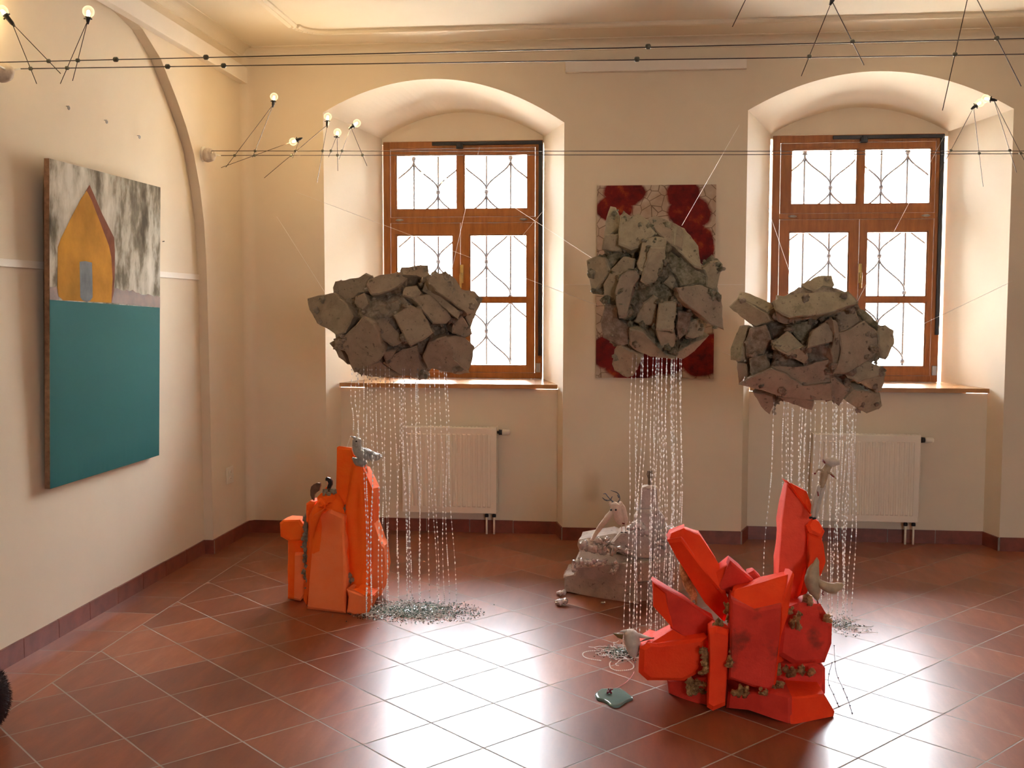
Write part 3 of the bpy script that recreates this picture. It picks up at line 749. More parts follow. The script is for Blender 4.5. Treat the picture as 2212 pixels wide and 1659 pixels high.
lamp((1808, -22), (1797, 2), [('1B', 1748, (1734, 166)), ('1A', 1841, (1872, 139))], 'lamp on crossed rods with only its socket tip showing, top centre right', 4.42, PW)
lamp((2098, -52), (2096, -30), [('1B', 2063, (2036, 245)), ('1A', 2153, (2203, 182))], 'lamp whose long rods hang at the upper right over the right window', 4.42, PW)
lamp((592, 209), (590, 226), [('2B', 507, (497, 362)), ('2A', 551, (546, 340))], 'highest and leftmost glowing globe lamp of the far cables', 6.62, PW)
lamp((633, 306), (648, 300), [('2B', 550, (500, 363)), ('2A', 638, (643, 341))], 'lowest globe lamp of the far cables, its socket pointing right', 6.62, PW)
lamp((708, 252), (707, 270), [('2B', 629, (591, 386)), ('2A', 697, (688, 397))], 'globe lamp with one long slanting rod at the left edge of the left niche', 6.62, PW)
lamp((729, 286), (728, 292), [('2A', 715, (709, 339)), ('2B', 729, (731, 370))], 'small amber globe lamp between two others left of the left window', 6.62, PW)
lamp((771, 266), (758, 275), [('2A', 739, (732, 344)), ('2B', 783, (790, 359))], 'globe lamp leaning right, nearest the left window', 6.62, PW)
lamp((2117, 222), (2103, 232), [('2A', 2054, (2038, 368)), ('2B', 2115, (2122, 405))], 'lamp with socket pointing down left beside the right window', 6.62, PW)
lamp((2129, 213), (2147, 216), [('2A', 2181, (2196, 372)), ('2B', 2205, (2226, 378))], 'brighter lamp with socket pointing right, at the right picture edge', 6.62, PW)
# lamp on another pair of cables out of frame: one rod reaches down into view
for cn, px, lab in (('1A', 250, 'loose cable clamp on the near upper cable above the ring hooks'), ('1A', 445, 'loose cable clamp on the near upper cable left of the room corner'), ('1A', 1400, 'loose cable clamp on the near upper cable between the windows'), ('1B', 362, 'loose cable clamp on the near lower cable above the blind arch'), ('1B', 483, 'loose cable clamp on the near lower cable next to the room corner'), ('1B', 1376, 'loose cable clamp on the near lower cable between the windows')):
    c = on_cable(cn, px); tag(obj('cable_clamp', clamp_mesh(c, .0105), M['clamp'], None, True), lab, 'clamp', 'loose clamps on the near cables')
s_ = U(1613, -6, 1, 4.0); e_ = U(1582, 58, 1, 4.0); zt_ = ZC; top = s_+(s_-e_)*((zt_-s_.z)/(s_.z-e_.z))
b = bmesh.new(); loft(b, [top, e_], .0017, 6); tag(obj('hanging_rod', b, M['cable']), 'single thin dark rod hanging from above at the top edge, between the windows', 'rod')
#PART3
# ------------------------------------------------------------------ sculpture builders
def jag(pts, step, amp, rnd):
    out = []
    n = len(pts)
    for i in range(n):
        a, c = Vector(pts[i]), Vector(pts[(i+1) % n]); L_ = (c-a).length; k = max(1, int(L_/step)); s_ = Vector((-(c-a).y, (c-a).x))/max(L_, 1e-6)
        for j in range(k):
            t = j/k; d = 0 if j == 0 else rnd.uniform(-amp, amp); out.append(a+(c-a)*t+s_*d)
    return out
def slab(name, pts, Y_, nrm, T, mat, root, rnd, step=14, amp=1.2, cham=.008, taper=.82, floor=False, drift=(0, 0)):
    """a chunk of board: outline seen from the room side, its own distance, tilt and thickness"""
    n = Vector(nrm).normalized(); cx = sum(p[0] for p in pts)/len(pts); cy = sum(p[1] for p in pts)/len(pts)
    c0 = U(cx, cy, 1, Y_)
    o3 = [UP(p.x, p.y, c0, n) for p in jag(pts, step, amp, rnd)]
    cc = sum(o3, Vector())/len(o3)
    b = bmesh.new(); rings = []
    mx = max((v-cc).length for v in o3); ci = max(.5, 1-cham/mx*1.6)
    back = Vector((0, T, 0)) if floor else n*(-T*.35)+Vector((0, T*.65, 0))
    back += Vector((drift[0], 0, drift[1]))
    for k_, off in ((ci, Vector()), (1.0, n*(-cham)), (1.0-(1-taper)*.45, n*(-cham)+back*.55), (taper, n*(-cham)+back)):
        rg = []
        for v in o3:
            q = cc+(v-cc)*k_+off
            if off.length > 0: q += Vector((rnd.uniform(-1, 1), rnd.uniform(-1, 1), rnd.uniform(-1, 1)))*(.0015 if k_ == 1 else .006)
            if floor: q.z = max(q.z, .0)
            rg.append(b.verts.new(q))
        rings.append(rg)
    m_ = len(o3)
    for r0, r1 in zip(rings[:-1], rings[1:]):
        for k in range(m_): b.faces.new((r0[k], r0[(k+1) % m_], r1[(k+1) % m_], r1[k]))
    b.faces.new(rings[0]); b.faces.new(rings[-1][::-1])
    bmesh.ops.triangulate(b, faces=[f for f in b.faces if len(f.verts) > 4])
    return obj(name, b, mat, root)
def crumple(bm, c, r, rnd, sub=2):
    if r < .009: sub = 1
    ax = Vector((rnd.uniform(.6, 1.3), rnd.uniform(.6, 1.1), rnd.uniform(.6, 1.3)))*r
    blob(bm, c, ax, sub, 1.0, 2.6, rnd.uniform(0, 50))
def strand(root, top, bot, rnd, sway=.01, gap=(.020, .038), rb=.0034, mat='bead'):
    b = bmesh.new(); top, bot = Vector(top), Vector(bot); L_ = (bot-top).length; n = max(6, int(L_/.12)); ph = rnd.uniform(0, 6)
    P = []
    for k in range(n+1):
        t = k/n; q = top+(bot-top)*t; q = q+Vector((math.sin(ph+t*7), math.cos(ph*1.7+t*5), 0))*sway*math.sin(math.pi*min(1, t*1.0)); P.append(q)
    loft(b, P, .0004, 3); s = 0.02
    mode = 0
    while s < L_-.004:
        t = s/L_*n; i = min(int(t), n-1); q = P[i]+(P[i+1]-P[i])*(t-i); d = (P[i+1]-P[i]).normalized()
        l_ = rb*rnd.uniform(1.4, 2.7); a = d.orthogonal().normalized(); c = d.cross(a)
        e0, e1 = b.verts.new(q-d*l_), b.verts.new(q+d*l_); w = rb*rnd.uniform(.8, 1.15)
        lo_ = [b.verts.new(q-d*l_*.35+(a*math.cos(h)+c*math.sin(h))*w) for h in (0, 1.57, 3.14, 4.71)]; hi_ = [b.verts.new(q+d*l_*.45+(a*math.cos(h)+c*math.sin(h))*w*.9) for h in (0, 1.57, 3.14, 4.71)]
        for k in range(4):
            b.faces.new((lo_[k], lo_[(k+1) % 4], hi_[(k+1) % 4], hi_[k])); b.faces.new((e0, lo_[(k+1) % 4], lo_[k])); b.faces.new((e1, hi_[k], hi_[(k+1) % 4]))
        if rnd.random() < .045: mode = rnd.randint(4, 9)
        s += rb*3.4 if mode > 0 else rnd.uniform(*gap); mode -= 1
    return obj('bead_strand', b, M[mat], root, True)
def wire(root, p, q, r=.0010):
    b = bmesh.new(); p, q = Vector(p), Vector(q); loft(b, [p, p+(q-p)*.5, q], r, 5); return obj('suspension_wire', b, M['thread'], root)

def cluster(label, polys, org, scl, Yc, mats, seed, fill, strands, wires, rad_y=.27, nfill=260, pick=None):
    rnd = random.Random(seed)
    T = lambda p: (org[0]+p[0]/scl, org[1]+p[1]/scl)
    allp = [T(p) for q in polys for p in q[0]]
    x0, x1 = min(p[0] for p in allp), max(p[0] for p in allp); y0, y1 = min(p[1] for p in allp), max(p[1] for p in allp)
    cx, cy = (x0+x1)/2, (y0+y1)/2; c = U(cx, cy, 1, Yc); rx = (U(x1, cy, 1, Yc)-U(x0, cy, 1, Yc)).length/2; rz = (U(cx, y0, 1, Yc)-U(cx, y1, 1, Yc)).length/2
    root = empty('hanging_rock_cloud', (c.x, c.y, c.z)); tag(root, label, 'sculpture')
    def surf(px, py):
        u, v = (px-cx)/((x1-x0)/2), -(py-cy)/((y1-y0)/2); d = min(u*u+v*v, .96); return u, v, math.sqrt(1-d)
    seam = []
    for q in polys:
        pts = [T(p) for p in q[0]]; o_ = q[1] if len(q) > 1 else {}
        mx = sum(p[0] for p in pts)/len(pts); my = sum(p[1] for p in pts)/len(pts); u, v, w = surf(mx, my)
        Y_ = Yc-rad_y*w*.9-o_.get('d', rnd.uniform(-.012, .02)); n = Vector((u*.55+o_.get('tx', rnd.uniform(-.28, .28)), -1, v*.5+o_.get('tz', rnd.uniform(-.28, .28))))
        mt = o_.get('m', pick(mx, my, rnd) if pick else rnd.choice(mats))
        slab('rock_slab', pts, Y_, n, o_.get('T', rnd.uniform(.09, .14)), M[mt], root, rnd, 9, 1.1, .006, .72, drift=(-u*.05, -v*.05))
        for p in pts: seam.append((p, Y_))
    # crumpled core
    b = bmesh.new(); blob(b, c, (rx*.70, rad_y*.85, rz*.66), 4, .28, 3.2, seed)
    for v in b.verts: v.co += Vector((noise.noise(v.co*18), noise.noise(v.co*18+Vector((9, 0, 0))), noise.noise(v.co*18+Vector((0, 9, 0)))))*.03
    obj('crumpled_core', b, M[fill], root, True)
    # slabs on the far side
    for k in range(16):
        a = rnd.uniform(0, 6.28); rr_ = rnd.uniform(0, .62)**.7; u, v = rr_*math.cos(a), rr_*math.sin(a); w = math.sqrt(max(0, 1-u*u-v*v))
        pos = c+Vector((u*rx*.8, rad_y*w*.75, v*rz*.8)); nn = Vector((u*.7+rnd.uniform(-.3, .3), 1, v*.7+rnd.uniform(-.3, .3))).normalized()
        t1 = nn.orthogonal().normalized(); t2 = nn.cross(t1); m_ = rnd.randint(4, 6); b = bmesh.new(); f0, f1 = [], []
        for j in range(m_):
            an = 6.28*j/m_+rnd.uniform(-.3, .3); r_ = rnd.uniform(.07, .125); pp = pos+(t1*math.cos(an)+t2*math.sin(an))*r_
            f0.append(b.verts.new(pp+nn*.03)); f1.append(b.verts.new(pos+(pp-pos)*.8-nn*.08))
        b.faces.new(f0); b.faces.new(f1[::-1])
        for j in range(m_): b.faces.new((f0[j], f0[(j+1) % m_], f1[(j+1) % m_], f1[j]))
        obj('rock_slab', b, M[rnd.choice(mats)], root)
    b = bmesh.new()
    for k in range(nfill):
        (px, py), Y_ = rnd.choice(seam); px += (cx-px)*rnd.uniform(.05, .16)+rnd.uniform(-5, 5); py += (cy-py)*rnd.uniform(.05, .16)+rnd.uniform(-5, 5); P = U(px, py, 1, Y_+rnd.uniform(.008, .042))
        crumple(b, P, rnd.uniform(.006, .019), rnd)
    obj('foil_lumps', b, M[fill], root, True)['kind'] = 'stuff'
    for s_ in strands: strand(root, s_[0], s_[1], rnd)
    for p, q in wires(c): wire(root, p, q)
    return root
def make_strands(tops, ytop, ybots, Yc, spread, rnd, shift=0, yj=.13, k=1.0):
    out = []; mx = sum(tops)/len(tops)
    for x in tops:
        Y_ = Yc+rnd.uniform(-yj, yj); t = U(x, ytop, 1, Y_); Yb = Y_+rnd.uniform(-.03, .03)
        xb = x+(x-mx)*spread+shift+rnd.uniform(-7, 7); q = U(xb, 1200, 1, Yb); out.append((t, Vector((q.x, Yb, .006+rnd.uniform(0, .02)))))
    return out
rs = random.Random(11)
# --- left cloud
PL1 = [([(105,500),(160,488),(390,440),(520,560),(590,690),(500,860),(420,890),(350,840),(210,760),(130,620)], dict(tx=-.25,tz=.15)),
([(375,390),(400,330),(650,285),(720,240),(780,265),(740,330),(720,440),(640,450),(600,500),(520,540),(440,470),(380,440)], dict(tz=-.35)),
([(740,320),(860,255),(1080,225),(1100,270),(1150,290),(1060,380),(960,430),(850,460),(770,460),(720,360)], dict(d=.03)),
([(1070,215),(1090,175),(1200,165),(1290,150),(1365,155),(1375,230),(1395,260),(1330,300),(1250,270),(1180,265),(1100,260)], dict(tz=.2)),
([(1360,290),(1400,265),(1530,230),(1600,245),(1660,300),(1720,400),(1860,500),(1900,560),(1860,640),(1780,670),(1700,600),(1560,500),(1450,420),(1380,350)], dict(d=.05,tx=.2,tz=.2)),
([(1720,410),(1860,430),(1945,505),(1880,640),(1820,800),(1760,700),(1860,560)], dict(tx=.5,d=-.02)),
([(1190,480),(1380,450),(1550,580),(1620,700),(1560,760),(1420,760),(1320,640)], dict(d=0,tz=.3)),
([(1010,680),(1180,570),(1290,610),(1340,700),(1420,860),(1330,930),(1190,1000),(1130,920),(1060,790)], dict(d=.05,tx=-.1,tz=.1)),
([(800,600),(960,560),(1110,480),(1180,560),(1010,670),(960,760),(1060,860),(1100,960),(1000,1000),(880,920),(850,800),(800,700)], dict(d=-.01)),
([(460,930),(540,850),(700,690),(800,760),(850,850),(880,980),(920,1060),(860,1150),(720,1240),(600,1280),(560,1200),(500,1050),(400,1030),(380,930)], dict(d=.05,tx=-.05,tz=-.1)),
([(620,1270),(860,1160),(960,1250),(1100,1310),(880,1330),(720,1310)], dict(tz=-.5)),
([(900,1180),(1100,1040),(1260,1000),(1300,1180),(1380,1310),(1360,1345),(1100,1310),(1000,1250)], dict(tz=-.25)),
([(1380,960),(1560,900),(1640,1050),(1620,1120),(1800,1280),(1700,1300),(1540,1270),(1360,1230),(1310,1110)], dict(d=.05,tx=-.2,tz=-.25)),
([(1560,900),(1740,890),(1860,1000),(1830,1170),(1790,1270),(1620,1140),(1600,1040)], dict(d=.03,tx=.35)),
([(1640,760),(1720,680),(1820,820),(1830,880),(1750,920),(1620,860)], {}), ([(610,480),(700,440),(740,560),(680,620),(600,560)], dict(d=.03)),
([(900,1060),(1040,1040),(1000,1130),(930,1170)], {}), ([(340,970),(400,960),(480,1060),(540,1200),(440,1120),(410,1050)], dict(d=-.02)),
([(1120,380),(1250,360),(1300,440),(1230,520),(1100,470)], dict(d=.01)), ([(1330,320),(1440,430),(1600,560),(1700,640),(1680,720),(1560,620),(1400,480),(1300,420)], dict(d=0,tx=-.4))]
tops1 = [650+v/3.687 for v in (405,440,455,500,530,550,565,600,632,672,705,740,780,795,810,825,872,912,925,932,992,1020,1060,1100,1140,1155)]
st1 = make_strands(tops1, 790, None, 5.52, .10, rs, 6)
for i_, x_ in enumerate(tops1):
    if x_ < 776: st1[i_] = (U(x_, 790, 1, 5.42), U(x_+2, 942+4*i_, 1, 5.42))       # these end at the bird's beak
    elif x_ < 842: Yq = 5.30+rs.uniform(-.03, .02); st1[i_] = (U(x_, 790, 1, Yq), Vector((U(x_+rs.uniform(-4, 6), 1200, 1, Yq).x, Yq, .012)))
bw = lambda px, py: U(px, py, 1, D)
cluster('left hanging grey brown rock cloud with bead rain, before the left window', PL1, (640, 540), 4.809, 5.55, ['rock'], 3, 'filler', st1,
        lambda c: [(bw(598, 468), U(702, 632, 1, 5.45)), (bw(700, 438)*1.0, U(1050, 668, 1, 5.6)) if False else (U(1179, 449, 1, 8.10), U(1005, 655, 1, 5.55)), (U(1036, 318, 1, 8.10), U(972, 600, 1, 5.55))])
# --- middle cloud
PL2 = [([(340,290),(370,205),(415,210),(440,280),(440,380),(380,440),(320,470),(330,380)], dict(tz=.2)),
([(440,380),(450,280),(490,250),(540,290),(600,265),(680,320),(740,420),(700,460),(600,540),(540,560),(440,520)], dict(d=.03,tz=.1)),
([(300,560),(320,440),(440,430),(540,560),(420,580)], {}), ([(665,310),(740,280),(860,330),(950,370),(970,400),(960,560),(860,520),(800,460),(700,360)], dict(tz=.3)),
([(880,360),(975,380),(1090,530),(1120,720),(1060,700),(960,600),(880,520)], dict(tx=.3,tz=.35)),
([(600,620),(630,480),(740,450),(830,470),(820,560),(760,640),(640,740),(600,720),(585,670)], dict(d=.05,tz=.1)),
([(700,540),(820,540),(830,620),(790,740),(740,830),(660,850),(620,820),(640,740)], dict(d=.05,tx=.4,tz=-.3)),
([(170,650),(250,615),(330,630),(370,740),(330,800),(240,905),(210,890),(185,760)], dict(tx=-.3,tz=-.2)),
([(310,850),(380,720),(470,620),(570,640),(560,720),(430,820),(410,1000),(310,980)], dict(d=.01)),
([(410,900),(440,780),(500,730),(600,730),(610,790),(560,860),(530,1000),(500,1110),(440,1120),(420,1020)], dict(d=.05,tz=.1)),
([(560,1150),(640,1000),(720,930),(760,960),(740,1180),(620,1190)], dict(tz=-.2)),
([(765,990),(910,975),(905,1110),(885,1230),(740,1215)], dict(d=.05,tz=.25)),
([(905,870),(1110,850),(1230,900),(1280,950),(1300,1215),(1200,1180),(1060,1060),(960,980)], dict(d=.08,tx=.1,tz=.15,T=.05)),
([(1130,720),(1190,660),(1260,645),(1290,680),(1240,900),(1160,860),(1160,790)], dict(tx=.2,T=.05,m='rock_moss')),
([(520,1210),(620,1230),(700,1300),(780,1420),(900,1460),(700,1440),(580,1390),(520,1340)], dict(tz=-.35)),
([(740,1210),(900,1240),(900,1330),(860,1400),(780,1360)], dict(tz=-.2)), ([(910,1400),(1000,1350),(1180,1260),(1060,1390),(960,1460),(900,1450)], dict(tz=-.2)),
([(1020,1150),(1120,1100),(1160,1180),(1130,1260),(1050,1290),(990,1270)], {}), ([(920,1060),(1040,1080),(1000,1240),(930,1300),(910,1200)], dict(m='filler')),
([(400,1380),(430,1340),(560,1390),(630,1440),(560,1590),(510,1610),(400,1550),(380,1500)], dict(T=.04,tz=-.1)),
([(830,560),(960,640),(1140,770),(1150,830),(950,860),(850,700)], dict(m='filler_moss',T=.08)), ([(830,800),(870,740),(940,720),(900,830),(880,890),(800,830)], dict(m='rock_moss')),
([(295,1150),(330,1000),(420,1020),(440,1130),(530,1180),(520,1330),(430,1350),(310,1280)], dict(m='filler')), ([(300,640),(420,580),(480,600),(380,720),(340,760)], dict(m='filler_moss'))]
tops2 = [1220+v/3.77 for v in (555,585,625,632,640,675,722,745,752,768,792,832,870,880,895,912,938,952)]
st2 = make_strands(tops2[:13], 765, None, 4.98, .08, rs, -12, .12)+make_strands(tops2[9:], 765, None, 5.05, .10, rs, -4, .16)
cluster('middle hanging mossy rock cloud with bead rain, before the red painting', PL2, (1220, 390), 3.77, 5.05, ['rock', 'rock_moss', 'rock_moss'], 5, 'filler_moss', st2,
        lambda c: [(bw(1597, 270), U(1473, 487, 1, 5.0)), (bw(640, 415), U(1292, 660, 1, 5.0)), (U(1003, 378, 1, 8.10), U(1292, 566, 1, 5.05))], rad_y=.25, nfill=420)
# --- right cloud
PL3 = [([(210,350),(230,285),(340,310),(500,380),(620,440),(520,500)], dict(tz=1.0,d=.04)), ([(115,450),(210,350),(510,520),(560,600),(400,660),(340,630),(130,470)], dict(tx=-.3,tz=-.3,d=.05)),
([(600,470),(580,385),(730,320),(900,300),(1380,285),(1440,340),(1490,400),(1470,420),(1100,530),(760,560),(680,530)], dict(d=.07,tz=.25,tx=0)),
([(600,480),(760,560),(1100,530),(1480,420),(1300,480),(1000,570),(700,640),(640,620)], dict(d=.04,tz=-.9,tx=0,T=.05)),
([(885,210),(1060,120),(1210,115),(1235,220),(1210,245),(1120,230),(1020,280),(940,250)], dict(tz=.3)),
([(730,320),(850,240),(1260,250),(1350,290),(1100,320),(880,330)], dict(m='filler')), ([(1190,520),(1440,450),(1500,590),(1380,690),(1290,720),(1240,580)], dict(tz=.35,d=.01)),
([(1280,730),(1390,690),(1560,600),(1690,720),(1700,900),(1650,980),(1380,1150),(1330,1160),(1220,1160),(1290,1010),(1310,900)], dict(tx=.15,tz=0,d=.04)),
([(960,830),(1010,700),(1210,570),(1270,800),(1100,850),(950,890)], dict(d=.07,tz=.2)), ([(1210,580),(1260,600),(1310,850),(1300,1000),(1230,1120),(1200,900),(1250,800)], dict(d=.05,tx=.8,tz=-.2,T=.06)),
([(580,830),(740,690),(910,860),(720,940),(600,880)], dict(d=.04,tz=.25)), ([(600,880),(720,940),(910,870),(940,930),(960,1000),(920,1060),(760,970),(640,920)], dict(d=.04,tz=-.5)),
([(130,900),(230,650),(330,650),(270,820),(240,1025),(130,1010)], dict(tx=-.5,T=.06)), ([(200,1040),(300,1060),(330,1190),(220,1275),(210,1150)], dict(tx=-.3)),
([(220,1275),(340,1200),(560,1100),(700,1150),(900,1290),(1200,1260),(1230,1440),(1000,1440),(660,1400),(400,1320)], dict(tz=-.15,d=.03)),
([(560,1080),(900,1080),(1180,1000),(1210,1160),(1200,1250),(900,1290),(700,1200)], dict(tz=-.1,d=.0)), ([(1190,1160),(1400,1330),(1280,1505),(1220,1450),(1180,1350)], dict(tz=-.1,d=.03,T=.05)),
([(1350,1170),(1560,1020),(1720,1080),(1780,1160),(1470,1240),(1380,1200)], dict(tz=.3,m='rock_moss')), ([(1470,1240),(1780,1160),(1730,1360),(1600,1320)], dict(tz=-.3,d=.03)),
([(1340,1440),(1450,1330),(1600,1350),(1720,1370),(1740,1500),(1700,1540),(1640,1510),(1580,1585),(1450,1510)], dict(tz=-.1,T=.05)),
([(370,1350),(590,1390),(600,1480),(550,1590),(460,1510)], dict(T=.04,tz=-.1)), ([(650,1405),(830,1410),(1020,1450),(1000,1550),(700,1450)], dict(T=.05,tz=-.2)),
([(1700,660),(1780,640),(1865,700),(1870,850),(1780,1010),(1730,1000),(1700,850)], dict(m='rock_moss',T=.06)), ([(1440,440),(1560,490),(1700,630),(1700,700),(1560,600),(1480,500)], dict(m='filler_moss',T=.06)),
([(740,650),(1020,590),(1000,680),(940,830),(840,790)], dict(m='filler_moss')), ([(330,680),(500,640),(560,800),(480,960),(300,1000),(280,840)], dict(m='filler')), ([(330,1000),(500,960),(560,1100),(420,1230),(340,1150)], dict(m='filler'))]
tops3 = [1600+v/3.606 for v in (260,340,352,370,400,415,470,480,490,505,515,545,580,630,640,665,720,735,745,755,780,793,830,840,852,870,885,905)]
st3 = make_strands(tops3, 862, None, 5.32, -.02, rs, -10, .12)
st3[0] = (st3[0][0], Vector((U(1648, 1240, 1, 5.5).x, 5.5, .01))); 
cluster('right hanging rock cloud with bead rain, before the right window', PL3, (1550, 570), 4.879, 5.32, ['rock', 'rock', 'rock_moss'], 8, 'filler', st3,
        lambda c: [(bw(1655, 440), U(1712, 606, 1, 5.3)), (U(2190, 606, 1, 7.4), U(1925, 733, 1, 5.35)), (U(2040, 293, 1, 8.1), U(1850, 655, 1, 5.3)), (bw(1560, 760), U(1590, 772, 1, 5.3))], rad_y=.27, nfill=340)

# ------------------------------------------------------------------ standing sculptures
def standing(name, label, polys, org, scl, root_y, seed, mats, gmat, fillers, core):
    rnd = random.Random(seed); T = lambda p: (org[0]+p[0]/scl, org[1]+p[1]/scl)
    allp = [T(p) for q in polys for p in q[1]]; cx = sum(p[0] for p in allp)/len(allp)
    root = empty(name, (U(cx, 1100, 1, root_y).x, root_y, 0)); tag(root, label, 'sculpture')
    for q in polys:
        nm, pts, o_ = q; pts = [T(p) for p in pts]
        slab(nm, pts, root_y+o_.get('y', 0), (o_.get('tx', 0), -1, o_.get('tz', 0)), o_.get('T', .16), M[o_.get('m', mats[0])], root, rnd, o_.get('step', 30), .7, o_.get('c', .010), o_.get('tp', .88), floor=True, drift=o_.get('dr', (0, 0)))
    for (cxp, cyp, yy, rr_) in core:
        pc = U(*T((cxp, cyp)), 1, root_y+yy); b = bmesh.new(); blob(b, pc, rr_, 4, .18, 2.2, seed+cxp)
        for v in b.verts: v.co.z = max(v.co.z, 0)
        obj('inner_core', b, M[mats[-1]], root, True)
    b = bmesh.new()
    for (cxp, cyp, yy, spx, spy, n, rr_) in fillers:
        for k in range(n):
            P = U(*T((cxp+rnd.uniform(-spx, spx), cyp+rnd.uniform(-spy, spy))), 1, root_y+yy-.015+rnd.uniform(-.008, .012)); P.z = max(P.z, rr_); crumple(b, P, rr_*rnd.uniform(.6, 1.2), rnd)
    obj('foil_filler', b, M[gmat], root, True)['kind'] = 'stuff'
    return root
OR, OP = 'orange', 'orange_lit'
A1 = standing('crystal_sculpture', 'tall fluorescent orange crystal sculpture on the floor, left, under the bead rain', [
 ('crystal_block', [(530,240),(545,232),(640,242),(700,400),(722,540),(735,560),(745,800),(700,1295),(600,1200),(590,720),(520,640)], dict(y=.06,T=.20,m=OR,tx=-.05)),
 ('crystal_block', [(700,395),(740,390),(780,480),(808,540),(820,560),(820,800),(790,1050),(735,1335),(695,1290),(735,800),(722,560)], dict(y=.07,T=.16,m=OR,tx=.55,tp=.9)),
 ('crystal_block', [(820,780),(880,975),(910,1010),(920,1180),(905,1310),(885,1400),(820,1448),(780,1400),(738,1330),(775,1080)], dict(y=.15,T=.14,m=OP,tx=.5,c=.02)),
 ('crystal_block', [(420,735),(480,725),(580,770),(585,1000),(595,1545),(480,1530),(293,1502),(330,1060),(370,800)], dict(y=-.05,T=.17,m=OP,tz=.10,tx=-.28,tp=.85,c=.012)),
 ('crystal_block', [(350,760),(425,715),(372,800),(332,1060),(294,1502),(270,1440),(300,1100)], dict(y=-.01,T=.14,m=OR,tx=-.9,tp=.85)),
 ('crystal_block', [(425,708),(505,712),(582,768),(480,722),(420,736)], dict(y=-.02,T=.12,m=OR,tz=1.2)),
 ('crystal_block', [(85,830),(110,805),(240,805),(272,850),(268,965),(160,975),(90,935)], dict(y=.08,T=.14,m=OR,tz=.1,tp=.9)),
 ('crystal_block', [(148,970),(268,962),(302,1060),(292,1400),(242,1442),(145,1422)], dict(y=.11,T=.15,m=OR)),
 ('crystal_block', [(200,1060),(300,1060),(290,1380),(245,1440),(195,1430)], dict(y=.085,T=.1,m=OP,tx=-.1)),
 ('crystal_block', [(290,680),(320,660),(362,665),(352,760),(330,860),(288,830)], dict(y=.06,T=.15,m=OR)),
 ('crystal_block', [(605,1345),(622,1390),(610,1530),(660,1550),(770,1546),(800,1480),(822,1392),(760,1400)], dict(y=-.115,T=.17,m=OP,tx=.15)),
 ('crystal_block', [(605,1345),(700,1325),(825,1388),(760,1402),(620,1392)], dict(y=-.09,T=.10,m=OR,tz=1.3)),
 ('rounded_knob', [(362,640),(400,600),(500,598),(522,680),(440,712),(375,702)], dict(y=.0,T=.12,m=OR,c=.03,step=20)),
 ('rounded_knob', [(372,665),(392,640),(415,660),(440,690),(430,715),(385,715)], dict(y=-.05,T=.08,m=OR,c=.02,step=20))],
 (580, 900), 3.606, 5.52, 21, [OR, OR], 'filler', [(315,860,.09,30,90,26,.016),(310,960,.07,30,60,18,.014),(290,1180,.05,16,150,22,.013),(620,1250,.01,30,50,14,.015),(600,760,.05,18,60,14,.013),(470,590,.03,40,20,8,.012)],
 [(480,1100,.06,(.13,.10,.36)),(700,900,.10,(.08,.09,.45))])
RD, RP = 'red', 'red_shaded'
